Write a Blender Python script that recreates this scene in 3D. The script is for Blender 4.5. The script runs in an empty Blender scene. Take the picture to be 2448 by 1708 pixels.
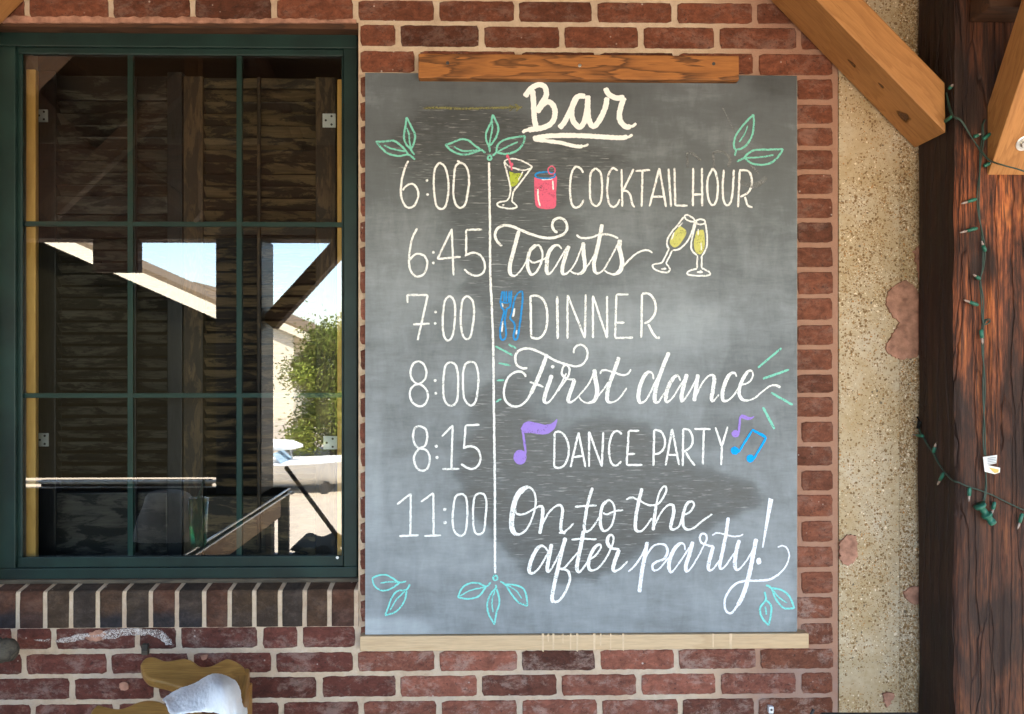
import bpy, bmesh, math, random
import numpy as np
from mathutils import Vector, Matrix, noise as mnoise

random.seed(7)
R = math.radians
D = bpy.data
scene = bpy.context.scene
COL = scene.collection

# ------------------------------------------------------------------ camera
CAM = Vector((0.0, -2.02, 1.5))
YAW = R(1.1)
F = 1904.0                                    # focal length in photo pixels (photo 2448 x 1708)
cam_d = D.cameras.new('camera')
cam_d.sensor_width = 36.0
cam_d.lens = 36.0 * F / 2448.0
cam_d.clip_start = 0.05
cam_d.clip_end = 500
cam = D.objects.new('camera', cam_d)
COL.objects.link(cam)
cam.location = CAM
cam.rotation_euler = (R(90), 0, -YAW)
scene.camera = cam

# ------------------------------------------------------------------ sky, sun, exposure
SUN_EL, SUN_AZ = 58.0, 25.0                   # sun stands over the building, to its right
world = D.worlds.new('World')
scene.world = world
world.use_nodes = True
wn, wl = world.node_tree.nodes, world.node_tree.links
wn.clear()
sky = wn.new('ShaderNodeTexSky')
sky.sky_type = 'NISHITA'
sky.sun_disc = False
sky.sun_elevation = R(SUN_EL)
sky.sun_rotation = R(SUN_AZ)
bg = wn.new('ShaderNodeBackground')
bg.inputs['Strength'].default_value = 0.15
wo = wn.new('ShaderNodeOutputWorld')
wl.new(sky.outputs[0], bg.inputs[0])
wl.new(bg.outputs[0], wo.inputs[0])
sun_d = D.lights.new('sun', 'SUN')
sun_d.energy = 5.0
sun_d.angle = R(0.5)
sun_d.color = (1.0, 0.93, 0.82)
sun = D.objects.new('sun', sun_d)
COL.objects.link(sun)
to_sun = Vector((math.sin(R(SUN_AZ)) * math.cos(R(SUN_EL)), math.cos(R(SUN_AZ)) * math.cos(R(SUN_EL)), math.sin(R(SUN_EL))))
sun.rotation_euler = to_sun.to_track_quat('Z', 'Y').to_euler()
scene.view_settings.view_transform = 'Standard'
scene.view_settings.look = 'None'
scene.view_settings.exposure = 3.15
scene.view_settings.gamma = 1.0
scene.view_settings.use_curve_mapping = False
scene.cycles.use_denoising = True
scene.cycles.max_bounces = 10
scene.cycles.diffuse_bounces = 5
scene.cycles.transparent_max_bounces = 16
scene.cycles.sample_clamp_indirect = 6.0

# ------------------------------------------------------------------ geometry helpers
FWD = Vector((math.sin(YAW), math.cos(YAW), 0))
RGT = Vector((math.cos(YAW), -math.sin(YAW), 0))
UP = Vector((0, 0, 1))

def P(px, py, y=0.0):
    """point where the photo pixel (px, py) meets the plane of depth y"""
    d = RGT * ((px - 1224) / F) + UP * ((854 - py) / F) + FWD
    t = (y - CAM.y) / d.y
    return CAM + d * t

GLASS_Y = 0.062
def V(px, py, dist):
    """something seen mirrored in the window pane: its real place in front of the wall"""
    p = P(px, py, dist + CAM.y)
    return Vector((p.x, 2 * GLASS_Y - p.y, p.z))

PX = 2.02 / F                                  # metres per photo pixel on the wall

def tag(o, label=None, cat=None, group=None, kind=None):
    if label: o['label'] = label
    if cat: o['category'] = cat
    if group: o['group'] = group
    if kind: o['kind'] = kind
    return o

def thing(name, label, cat, loc=(0, 0, 0), group=None):
    o = D.objects.new(name, None)
    o.empty_display_size = 0.1
    COL.objects.link(o)
    o.location = loc
    return tag(o, label, cat, group)

def adopt(o, parent):
    if parent is not None:
        o.parent = parent
        inv = Matrix.Identity(4)
        p = parent
        while p is not None:
            inv = p.matrix_basis.inverted() if p.parent is None else inv
            if p.parent is None: break
            p = p.parent
        o.matrix_parent_inverse = inv if parent.parent is None else parent_world(parent).inverted()
    return o

def parent_world(o):
    m = o.matrix_basis.copy()
    if o.parent is not None:
        m = parent_world(o.parent) @ o.matrix_parent_inverse @ m
    return m

def mesh(name, verts, faces, mat=None, parent=None, smooth=False, kind=None):
    me = D.meshes.new(name)
    me.from_pydata([tuple(v) for v in verts], [], faces)
    me.validate()
    o = D.objects.new(name, me)
    COL.objects.link(o)
    if mat: me.materials.append(mat)
    if smooth: me.polygons.foreach_set('use_smooth', [True] * len(me.polygons))
    adopt(o, parent)
    if kind: o['kind'] = kind
    return o

def from_bm(name, bm, mat=None, parent=None, smooth=False, kind=None, matrix=None):
    me = D.meshes.new(name)
    bm.normal_update()
    bm.to_mesh(me)
    bm.free()
    o = D.objects.new(name, me)
    COL.objects.link(o)
    if mat: me.materials.append(mat)
    if smooth: me.polygons.foreach_set('use_smooth', [True] * len(me.polygons))
    if matrix is not None: o.matrix_basis = matrix
    adopt(o, parent)
    if kind: o['kind'] = kind
    return o

def bm_box(bm, x0, x1, y0, y1, z0, z1, bev=0.0):
    vs = [bm.verts.new((x, y, z)) for x in (x0, x1) for y in (y0, y1) for z in (z0, z1)]
    idx = [(0, 1, 3, 2), (4, 6, 7, 5), (0, 4, 5, 1), (2, 3, 7, 6), (0, 2, 6, 4), (1, 5, 7, 3)]
    fs = [bm.faces.new([vs[i] for i in f]) for f in idx]
    bmesh.ops.recalc_face_normals(bm, faces=fs)
    if bev > 0:
        es = list({e for f in fs for e in f.edges})
        bmesh.ops.bevel(bm, geom=es, offset=bev, segments=2, affect='EDGES', profile=0.6)

def box(name, x0, x1, y0, y1, z0, z1, mat, parent=None, bev=0.002, kind=None):
    bm = bmesh.new()
    bm_box(bm, x0, x1, y0, y1, z0, z1, bev)
    return from_bm(name, bm, mat, parent, kind=kind)

def beam(name, p0, p1, w, h, mat, parent=None, bev=0.004, up=Vector((0, 0, 1)), rough=0.0):
    """timber from p0 to p1, its grain along local X; w across, h along up"""
    p0, p1 = Vector(p0), Vector(p1)
    X = (p1 - p0).normalized()
    Yv = up.cross(X).normalized()
    Z = X.cross(Yv).normalized()
    m = Matrix((X, Yv, Z)).transposed().to_4x4()
    m.translation = p0
    L = (p1 - p0).length
    bm = bmesh.new()
    bm_box(bm, 0, L, -w / 2, w / 2, -h / 2, h / 2, bev)
    if rough:
        bmesh.ops.subdivide_edges(bm, edges=bm.edges[:], cuts=6, use_grid_fill=True)
        for v in bm.verts:
            v.co += mnoise.noise_vector(Vector((v.co.x * 3, v.co.y * 9, v.co.z * 9))) * rough
    return from_bm(name, bm, mat, parent, matrix=m)

def tube(name, pts, r, mat, parent=None, seg=8, caps=True):
    pts = [Vector(p) for p in pts]
    n = len(pts)
    rs = r if isinstance(r, (list, tuple)) else [r] * n
    verts, faces = [], []
    up = Vector((0.13, 0.31, 0.94)).normalized()
    for i, p in enumerate(pts):
        t = (pts[min(i + 1, n - 1)] - pts[max(i - 1, 0)]).normalized()
        a = t.cross(up)
        if a.length < 1e-4: a = t.cross(Vector((1, 0, 0)))
        a.normalize()
        b = t.cross(a).normalized()
        for k in range(seg):
            an = 2 * math.pi * k / seg
            verts.append(p + (a * math.cos(an) + b * math.sin(an)) * rs[i])
    for i in range(n - 1):
        for k in range(seg):
            k2 = (k + 1) % seg
            faces.append((i * seg + k, i * seg + k2, (i + 1) * seg + k2, (i + 1) * seg + k))
    if caps:
        faces.append(tuple(range(seg))[::-1])
        faces.append(tuple((n - 1) * seg + k for k in range(seg)))
    return mesh(name, verts, faces, mat, parent, smooth=True)

def catmull(pts, step):
    """smooth polyline through 2-D or 3-D points"""
    pts = [np.array(p, float) for p in pts]
    if len(pts) < 3:
        a, b = pts
        n = max(2, int(np.linalg.norm(b - a) / step) + 1)
        return [a + (b - a) * k / (n - 1) for k in range(n)]
    q = [2 * pts[0] - pts[1]] + pts + [2 * pts[-1] - pts[-2]]
    out = []
    for i in range(1, len(q) - 2):
        p0, p1, p2, p3 = q[i - 1], q[i], q[i + 1], q[i + 2]
        n = max(2, int(np.linalg.norm(p2 - p1) / step) + 1)
        for k in range(n):
            t = k / n
            out.append(0.5 * ((2 * p1) + (p2 - p0) * t + (2 * p0 - 5 * p1 + 4 * p2 - p3) * t * t + (3 * p1 - p0 - 3 * p2 + p3) * t ** 3))
    out.append(pts[-1])
    return out

def prism(name, poly, y0, y1, mat, parent=None, bev=0.0, matrix=None):
    """outline in (x, z) given thickness from depth y0 (front) to y1"""
    bm = bmesh.new()
    f = bm.faces.new([bm.verts.new((x, y0, z)) for x, z in poly])
    bm.normal_update()
    if f.normal.y > 0: f.normal_flip()
    r = bmesh.ops.extrude_face_region(bm, geom=[f])
    for v in [g for g in r['geom'] if isinstance(g, bmesh.types.BMVert)]:
        v.co.y = y1
    bmesh.ops.recalc_face_normals(bm, faces=bm.faces[:])
    if bev:
        bmesh.ops.bevel(bm, geom=bm.edges[:], offset=bev, segments=2, affect='EDGES', profile=0.6)
    return from_bm(name, bm, mat, parent, matrix=matrix)

# ------------------------------------------------------------------ material helpers
class NT:
    def __init__(s, name):
        s.m = D.materials.new(name)
        s.m.use_nodes = True
        s.n, s.l = s.m.node_tree.nodes, s.m.node_tree.links
        s.b = s.n['Principled BSDF']
        s.out = s.n['Material Output']
        s.tc = s.n.new('ShaderNodeTexCoord')
    def new(s, t, **kw):
        nd = s.n.new(t)
        for k, v in kw.items(): setattr(nd, k, v)
        return nd
    def put(s, sock, v):
        if isinstance(v, bpy.types.NodeSocket): s.l.new(v, sock)
        else: sock.default_value = v
    def co(s, scale=(1, 1, 1), rot=(0, 0, 0), loc=(0, 0, 0), space='Object'):
        mp = s.new('ShaderNodeMapping')
        mp.inputs['Scale'].default_value = scale
        mp.inputs['Rotation'].default_value = rot
        mp.inputs['Location'].default_value = loc
        s.l.new(s.tc.outputs[space], mp.inputs[0])
        return mp.outputs[0]
    def noise(s, vec, scale=5, detail=4, rough=0.55, dist=0.0):
        nd = s.new('ShaderNodeTexNoise')
        s.l.new(vec, nd.inputs['Vector'])
        nd.inputs['Scale'].default_value = scale
        nd.inputs['Detail'].default_value = detail
        nd.inputs['Roughness'].default_value = rough
        nd.inputs['Distortion'].default_value = dist
        return nd.outputs['Fac']
    def vor(s, vec, scale=5, feature='F1', rnd=1.0):
        nd = s.new('ShaderNodeTexVoronoi', feature=feature)
        s.l.new(vec, nd.inputs['Vector'])
        nd.inputs['Scale'].default_value = scale
        nd.inputs['Randomness'].default_value = rnd
        return nd
    def ramp(s, fac, stops, interp='LINEAR'):
        nd = s.new('ShaderNodeValToRGB')
        cr = nd.color_ramp
        cr.interpolation = interp
        while len(cr.elements) < len(stops): cr.elements.new(0.5)
        for e, (p, c) in zip(cr.elements, stops):
            e.position = p
            e.color = (c, c, c, 1) if isinstance(c, (int, float)) else (*c, 1)
        s.l.new(fac, nd.inputs[0])
        return nd.outputs[0]
    def mix(s, fac, a, b, mode='MIX'):
        nd = s.new('ShaderNodeMix', data_type='RGBA', blend_type=mode)
        s.put(nd.inputs[0], fac)
        for i, v in ((6, a), (7, b)):
            if isinstance(v, tuple) and len(v) == 3: v = (*v, 1)
            s.put(nd.inputs[i], v)
        return nd.outputs[2]
    def math(s, op, a, b=0.0):
        nd = s.new('ShaderNodeMath', operation=op)
        s.put(nd.inputs[0], a)
        s.put(nd.inputs[1], b)
        return nd.outputs[0]
    def bump(s, h, strength=0.3, dist=0.002):
        nd = s.new('ShaderNodeBump')
        nd.inputs['Strength'].default_value = strength
        nd.inputs['Distance'].default_value = dist
        s.l.new(h, nd.inputs['Height'])
        s.l.new(nd.outputs[0], s.b.inputs['Normal'])
        return nd
    def base(s, c): s.put(s.b.inputs['Base Color'], (*c, 1) if isinstance(c, tuple) and len(c) == 3 else c)
    def rough(s, v): s.put(s.b.inputs['Roughness'], v)
    def spec(s, v): s.b.inputs['Specular IOR Level'].default_value = v

def m_plain(name, c, rough=0.6, var=0.25, scale=20, bump=0.1, spec=0.4, metal=0.0):
    t = NT(name)
    n = t.noise(t.co(), scale, 5)
    lo = tuple(x * (1 - var) for x in c)
    hi = tuple(min(1, x * (1 + var)) for x in c)
    t.base(t.ramp(n, [(0.3, lo), (0.7, hi)]))
    t.rough(rough)
    t.spec(spec)
    t.b.inputs['Metallic'].default_value = metal
    if bump: t.bump(t.noise(t.co(), scale * 8, 3), bump, 0.001)
    return t.m

def m_wood(name, light, dark, axis='x', ring=9.0, rough=0.6, contrast=0.5, streak=0.35, seed=0.0, bump=0.25, knots=0.0, peel=None):
    """long-grained wood; axis = grain direction in object space"""
    t = NT(name)
    k = {'x': (0.55, 1, 1), 'y': (1, 0.55, 1), 'z': (1, 1, 0.55)}[axis]
    long = {'x': (0.08, 1, 1), 'y': (1, 0.08, 1), 'z': (1, 1, 0.08)}[axis]
    warp = t.noise(t.co(k, loc=(seed, seed * 1.7, seed * 0.6)), 4.0, 3, 0.5, 0.6)
    n1 = t.noise(t.co(long, loc=(seed * 2, seed, seed)), ring * 4, 4, 0.6, 0.35)
    rings = t.math('FRACT', t.math('ADD', t.math('MULTIPLY', n1, 3.0), t.math('MULTIPLY', warp, ring * 0.75)))
    band = t.ramp(rings, [(0.0, 0.0), (0.55, 0.35), (0.86, 1.0), (1.0, 0.0)])
    fine = t.noise(t.co(long), 260, 3, 0.6)
    mid = tuple((a + b) / 2 for a, b in zip(light, dark))
    c = t.mix(t.math('MULTIPLY', band, contrast), light, dark)
    c = t.mix(t.math('MULTIPLY', t.ramp(fine, [(0.4, 0.0), (0.7, 1.0)]), streak), c, tuple(x * 0.55 for x in mid))
    big = t.noise(t.co(k), 2.2, 3)
    c = t.mix(t.ramp(big, [(0.35, 0.0), (0.75, 0.45)]), c, tuple(x * 0.6 for x in light))
    if knots:
        v = t.vor(t.co({'x': (0.35, 1, 1), 'y': (1, 0.35, 1), 'z': (1, 1, 0.35)}[axis], loc=(seed, 0, 0)), knots)
        c = t.mix(t.ramp(v.outputs['Distance'], [(0.05, 0.9), (0.13, 0.0)]), c, tuple(x * 0.3 for x in dark))
    if peel:
        pn = t.noise(t.co((0.3, 1, 1) if axis == 'x' else (1, 1, 0.3), loc=(seed, 2, 5)), 26, 6, 0.7, 0.5)
        c = t.mix(t.ramp(pn, [(0.46, 0.0), (0.53, 0.92)]), c, peel)
    t.base(c)
    t.rough(rough)
    t.spec(0.3)
    t.bump(t.math('ADD', fine, t.math('MULTIPLY', band, 0.4)), bump, 0.0015)
    return t.m

def m_charred(name, seed=0.0, red=1.0):
    """old hand-hewn timber, charred and stained, grain upright"""
    t = NT(name)
    g = t.noise(t.co((1, 1, 0.09), loc=(seed, seed, 0)), 60, 9, 0.75, 0.3)
    w = t.noise(t.co((1, 1, 0.28), loc=(seed, 2, seed)), 11, 5, 0.6, 1.6)
    f = t.noise(t.co((1, 1, 0.05)), 230, 4, 0.6)
    big = t.noise(t.co((1, 1, 0.45), loc=(0, 0, seed * 3)), 5.5, 4, 0.6, 0.4)
    h = t.math('ADD', t.math('MULTIPLY', g, 0.5), t.math('MULTIPLY', w, 0.5))
    c = t.ramp(h, [(0.33, (0.006, 0.004, 0.003)), (0.42, (0.05, 0.017, 0.008)), (0.475, (0.13 * red, 0.037 * red, 0.014 * red)),
                   (0.53, (0.23 * red, 0.062 * red, 0.021 * red)), (0.60, (0.42 * red, 0.13 * red, 0.035 * red)), (0.72, (0.20, 0.085, 0.05))])
    zz = t.new('ShaderNodeSeparateXYZ')
    t.l.new(t.tc.outputs['Object'], zz.inputs[0])
    stain_shade = t.ramp(t.math('DIVIDE', t.math('ADD', zz.outputs[2], t.math('MULTIPLY', big, 0.7)), 3.0), [(0.53, 0.72), (0.65, 0.0), (0.74, 0.0), (0.80, 0.75)])  # stained darker low down; brace and beam shade put into the top
    c = t.mix(stain_shade, c, (0.045, 0.020, 0.011))
    c = t.mix(t.ramp(big, [(0.47, 0.0), (0.60, 0.9)]), c, (0.022, 0.011, 0.007))
    c = t.mix(t.math('MULTIPLY', t.ramp(f, [(0.47, 0.0), (0.58, 1.0)]), 0.75), c, (0.02, 0.008, 0.005))
    wob = t.new('ShaderNodeTexNoise')
    wob.inputs['Scale'].default_value = 14
    wob.inputs['Detail'].default_value = 4
    t.l.new(t.co((1, 1, 0.4)), wob.inputs['Vector'])
    ckv = t.mix(0.022, t.co((1, 1, 0.05), loc=(seed, 1, 3)), wob.outputs['Color'], 'ADD')
    ck = t.vor(ckv, 24, 'DISTANCE_TO_EDGE')
    crack = t.ramp(ck.outputs['Distance'], [(0.0, 1.0), (0.03, 0.0)])
    c = t.mix(t.math('MULTIPLY', crack, 0.5), c, (0.012, 0.003, 0.002))
    t.base(c)
    t.rough(t.ramp(g, [(0.3, 0.75), (0.8, 0.5)]))
    t.spec(0.35)
    t.bump(t.math('SUBTRACT', t.math('ADD', h, t.math('MULTIPLY', f, 0.35)), t.math('MULTIPLY', crack, 0.5)), 1.0, 0.008)
    return t.m

def m_chalk(name, c, cover=0.9, rough=1.0):
    t = NT(name)
    n = t.noise(t.co((1, 1, 1)), 420, 2, 0.6)
    n2 = t.noise(t.co((0.5, 1, 1.0)), 75, 3, 0.6)
    a = t.math('ADD', t.math('MULTIPLY', n, 0.6), t.math('MULTIPLY', n2, 0.4))
    lo = 0.685 - cover * 0.30
    al = t.ramp(a, [(lo - 0.07, 0.25 * cover), (lo + 0.05, min(1, cover + 0.05))])
    t.base(c)
    t.rough(rough)
    t.spec(0.05)
    t.l.new(al, t.b.inputs['Alpha'])
    return t.m

# ------------------------------------------------------------------ materials
def m_brick():
    t = NT('weathered_brick')
    at = t.new('ShaderNodeAttribute', attribute_name='tint')
    n = t.noise(t.co((1, 1, 1.5)), 30, 9, 0.78, 0.4)
    c = t.mix(1.0, at.outputs['Color'], t.ramp(n, [(0.28, 0.38), (0.5, 0.95), (0.72, 1.6)]), 'MULTIPLY')
    # lime bloom, mostly on the lower courses
    al = at.outputs['Alpha']
    bl = t.noise(t.co((1, 1, 1.6), loc=(3, 1, 2)), 11, 10, 0.82, 0.3)
    bm = t.math('MULTIPLY', t.ramp(bl, [(0.50, 0.0), (0.60, 1.0)]), al)
    c = t.mix(t.math('MULTIPLY', bm, 0.55), c, (0.46, 0.34, 0.28))
    # dark kiln spots and pale specks
    sp = t.noise(t.co(), 160, 3, 0.6)
    c = t.mix(t.ramp(sp, [(0.60, 0.0), (0.72, 0.75)]), c, (0.035, 0.02, 0.016))
    wp = t.vor(t.co(), 62)
    keep = t.ramp(wp.outputs['Color'], [(0.86, 0.0), (0.88, 1.0)])
    c = t.mix(t.math('MULTIPLY', t.ramp(wp.outputs['Distance'], [(0.10, 0.75), (0.2, 0.0)]), keep), c, (0.55, 0.46, 0.40))
    t.base(c)
    t.rough(0.88)
    t.spec(0.25)
    t.bump(t.math('ADD', t.noise(t.co(), 90, 6, 0.7), t.math('MULTIPLY', n, 0.6)), 0.8, 0.004)
    return t.m

def m_mortar():
    t = NT('lime_mortar')
    n = t.noise(t.co(), 22, 9, 0.78)
    c = t.ramp(n, [(0.28, (0.44, 0.31, 0.21)), (0.5, (0.60, 0.45, 0.31)), (0.75, (0.70, 0.57, 0.43))])
    # brick dust rubbed into the joints towards the pillar and above the window
    sx = t.new('ShaderNodeSeparateXYZ')
    t.l.new(t.tc.outputs['Object'], sx.inputs[0])
    right = t.ramp(t.math('ADD', t.math('MULTIPLY', sx.outputs[0], 1.2), t.math('MULTIPLY', n, 0.35)), [(0.76, 0.0), (1.04, 0.8)])
    c = t.mix(right, c, (0.31, 0.14, 0.09))
    st = t.noise(t.co(loc=(5, 2, 1)), 5, 5, 0.7)
    c = t.mix(t.ramp(st, [(0.5, 0.0), (0.72, 0.5)]), c, (0.34, 0.19, 0.14))
    gr = t.noise(t.co(loc=(1, 7, 1)), 6, 4, 0.6)
    low = t.ramp(sx.outputs[2], [(0.0, 1.0), (1.0, 0.0)])
    c = t.mix(t.math('MULTIPLY', t.ramp(gr, [(0.42, 0.0), (0.6, 0.75)]), low), c, (0.42, 0.40, 0.37))
    t.base(c)
    t.rough(0.95)
    t.spec(0.1)
    t.bump(t.math('ADD', t.noise(t.co(), 150, 6, 0.75), n), 0.9, 0.004)
    return t.m

def m_concrete(name, dense, big=0.0):
    t = NT(name)
    base = t.ramp(t.noise(t.co(), 7, 6, 0.65), [(0.3, (0.37, 0.26, 0.13)), (0.5, (0.455, 0.35, 0.22)), (0.7, (0.51, 0.43, 0.32))])
    base = t.mix(t.ramp(t.noise(t.co(loc=(2, 2, 2)), 120, 4, 0.7), [(0.45, 0.0), (0.7, 0.45)]), base, (0.28, 0.19, 0.09))
    wv = t.co()
    nd = t.new('ShaderNodeTexNoise')
    nd.inputs['Scale'].default_value = 40
    t.l.new(wv, nd.inputs['Vector'])
    wob = t.mix(0.012, wv, nd.outputs['Color'], 'ADD')
    patch = t.noise(t.co((1, 1, 0.7), loc=(4, 0, 1)), 8, 4, 0.6)
    for i, (sc, rr) in enumerate(((300, 0.42), (145, 0.38), (78, 0.27))):
        v = t.vor(wob, sc)
        sep = t.new('ShaderNodeSeparateColor')
        t.l.new(v.outputs['Color'], sep.inputs[0])
        thr = 1.0 - dense * (1.0, 0.75, 0.3 + big)[i]
        keep = t.math('GREATER_THAN', t.math('ADD', sep.outputs[0], t.math('MULTIPLY', t.math('SUBTRACT', patch, 0.5), 1.6)), thr)
        edge = t.ramp(v.outputs['Distance'], [(rr, 1.0), (rr + 0.07, 0.0)])
        col = t.ramp(sep.outputs[1], [(0.0, (0.20, 0.12, 0.055)), (0.3, (0.26, 0.155, 0.07)), (0.55, (0.30, 0.18, 0.08)), (0.74, (0.40, 0.19, 0.06)), (0.82, (0.16, 0.12, 0.08)), (0.88, (0.70, 0.57, 0.40))], 'CONSTANT')
        base = t.mix(t.math('MULTIPLY', keep, edge), base, col)
        if i == 1: hb = t.math('MULTIPLY', keep, edge)
    t.base(base)
    t.rough(0.9)
    t.spec(0.2)
    t.bump(t.math('ADD', hb, t.noise(t.co(), 130, 5, 0.7)), 0.5 + 0.4 * big, 0.003)
    return t.m

M = {}
M['brick'] = m_brick()
M['mortar'] = m_mortar()
M['concrete'] = m_concrete('exposed_aggregate_concrete', 0.34)
M['concrete_edge'] = m_concrete('coarse_aggregate_concrete', 0.85, 0.4)
M['pink_mortar'] = m_plain('pink_mortar', (0.36, 0.185, 0.125), 0.95, 0.4, 45, 1.0, 0.1)
M['post'] = m_charred('charred_post_timber', 0.0, 1.35)
M['post_side'] = m_charred('charred_shaded_side', 4.3, 0.11)  # same charred timber, its colour darkened for the shaded side
M['beam_dark'] = m_wood('dark_old_timber', (0.10, 0.042, 0.018), (0.02, 0.01, 0.006), 'x', 8, 0.75, 0.8, seed=3)
M['pine'] = m_wood('brace_pine', (0.46, 0.20, 0.055), (0.27, 0.095, 0.022), 'x', 7, 0.55, 0.55, 0.2, seed=1.2, knots=2.2)
M['ledge'] = m_wood('pale_ledge_pine', (0.62, 0.44, 0.26), (0.48, 0.31, 0.16), 'x', 4, 0.7, 0.6, 0.35, seed=5.1, knots=5.0)
M['batten'] = m_wood('stained_batten_wood', (0.42, 0.16, 0.04), (0.04, 0.015, 0.007), 'x', 10, 0.55, 0.95, 0.4, seed=8.4, knots=5.0)
M['strip'] = m_wood('yellow_pine_strip', (0.80, 0.46, 0.13), (0.58, 0.28, 0.06), 'z', 6, 0.55, 0.4, 0.2, seed=2)
M['chair'] = m_wood('varnished_oak', (0.48, 0.25, 0.065), (0.22, 0.095, 0.022), 'x', 12, 0.35, 0.7, 0.6, seed=6.2)
M['grey_wood'] = m_wood('weathered_grey_wood', (0.105, 0.085, 0.06), (0.018, 0.015, 0.012), 'x', 10, 0.85, 0.8, 0.6, seed=3.3)
M['shutter'] = m_wood('worn_shutter_wood', (0.17, 0.115, 0.058), (0.030, 0.020, 0.012), 'x', 6, 0.5, 0.6, 0.7, seed=9.1, peel=(0.016, 0.012, 0.009))
M['shutter_dark'] = m_wood('dark_shutter_wood', (0.085, 0.076, 0.062), (0.010, 0.009, 0.008), 'x', 12, 0.35, 0.7, 0.5, seed=4.4, peel=(0.008, 0.0075, 0.007))  # darker wood for the left shutter
M['stile_dark'] = m_wood('dark_stile_wood', (0.020, 0.020, 0.020), (0.006, 0.006, 0.006), 'z', 12, 0.45, 0.7, 0.5, seed=4.4)
M['stile_brown'] = m_wood('brown_stile_wood', (0.13, 0.08, 0.04), (0.02, 0.011, 0.006), 'z', 12, 0.6, 0.7, 0.5, seed=2.4, peel=(0.03, 0.021, 0.014))
M['green'] = m_plain('dark_green_window_paint', (0.0068, 0.0205, 0.0160), 0.5, 0.4, 9, 0.12, 0.28)
M['muntin'] = m_plain('green_glazing_bar_paint', (0.015, 0.060, 0.048), 0.5, 0.1, 12, 0.05, 0.4)
M['hinge'] = m_plain('white_hinge_plate', (0.72, 0.74, 0.72), 0.4, 0.06, 30, 0.0)
M['hole'] = m_plain('dark_screw_head', (0.05, 0.05, 0.05), 0.5, 0.2, 40, 0.0)
M['steel'] = m_plain('zinc_steel', (0.62, 0.60, 0.56), 0.35, 0.1, 40, 0.05, 0.5, 0.9)
M['wire'] = m_plain('green_wire_plastic', (0.028, 0.055, 0.040), 0.5, 0.15, 60, 0.0)
M['socket'] = m_plain('green_socket_plastic', (0.02, 0.125, 0.08), 0.4, 0.15, 60, 0.0)
M['towel'] = m_plain('white_terry_cloth', (0.94, 0.94, 0.93), 1.0, 0.02, 60, 0.6, 0.05)
M['black'] = m_plain('black_plastic', (0.010, 0.010, 0.010), 0.8, 0.2, 30, 0.0, 0.1)
M['black_metal'] = m_plain('black_painted_metal', (0.02, 0.02, 0.021), 0.5, 0.2, 30, 0.1)
M['paper'] = m_plain('white_paper_tag', (0.78, 0.77, 0.74), 0.7, 0.05, 50, 0.0)
M['print'] = m_plain('grey_tag_print', (0.22, 0.23, 0.25), 0.8, 0.1, 50, 0.0)
M['tag_yellow'] = m_plain('yellow_tag_panel', (0.62, 0.44, 0.12), 0.7, 0.1, 50, 0.0)
M['white_paint'] = None
M['ground'] = m_plain('pale_paving', (0.42, 0.36, 0.28), 0.9, 0.12, 3, 0.2)
M['porch_floor'] = m_plain('dark_porch_decking', (0.13, 0.115, 0.10), 0.85, 0.15, 4, 0.2)  # unseen floor, made dark and deep to cut light bounced from below
M['roof_wood'] = m_wood('porch_ceiling_boards', (0.10, 0.055, 0.024), (0.05, 0.025, 0.01), 'x', 6, 0.9, 0.5, seed=1)
M['cream'] = m_plain('cream_siding', (0.66, 0.60, 0.47), 0.8, 0.05, 8, 0.1)
M['tan_wall'] = m_plain('shaded_siding', (0.007, 0.006, 0.0035), 1.0, 0.1, 8, 0.1, 0.0)  # near-black colour stands in for the shade on this wall
M['shingle'] = m_plain('brown_shingle', (0.14, 0.10, 0.06), 0.9, 0.3, 30, 0.4)
M['boat_white'] = m_plain('white_gelcoat', (0.8, 0.8, 0.78), 0.3, 0.03, 10, 0.0)
M['bark'] = m_plain('tree_bark', (0.08, 0.06, 0.04), 0.95, 0.3, 30, 0.6)
M['room'] = m_plain('dim_room_plaster', (0.05, 0.042, 0.032), 0.9, 0.1, 8, 0.0)

def m_leaf():
    t = NT('tree_leaf')
    oi = t.new('ShaderNodeAttribute', attribute_name='tint')
    t.base(oi.outputs['Color'])
    t.rough(0.6)
    return t.m
M['leaf'] = m_leaf()

def m_glass():
    t = NT('window_glass')
    fr = t.new('ShaderNodeFresnel')
    fr.inputs['IOR'].default_value = 1.52
    f2 = t.math('MINIMUM', t.math('MULTIPLY', fr.outputs[0], 4.4), 1.0)     # two panes of a coated sealed unit
    tr = t.new('ShaderNodeBsdfTransparent')
    tr.inputs[0].default_value = (0.90, 0.94, 0.92, 1)
    gl = t.new('ShaderNodeBsdfGlossy')
    gl.inputs['Roughness'].default_value = 0.0
    mx = t.new('ShaderNodeMixShader')
    t.l.new(f2, mx.inputs[0])
    t.l.new(tr.outputs[0], mx.inputs[1])
    t.l.new(gl.outputs[0], mx.inputs[2])
    t.l.new(mx.outputs[0], t.out.inputs[0])
    return t.m
M['glass'] = m_glass()

def m_bulb():
    t = NT('clear_bulb_glass')
    t.base((0.42, 0.32, 0.27))
    t.rough(0.15)
    t.b.inputs['Transmission Weight'].default_value = 0.35
    return t.m
M['bulb'] = m_bulb()

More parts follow.
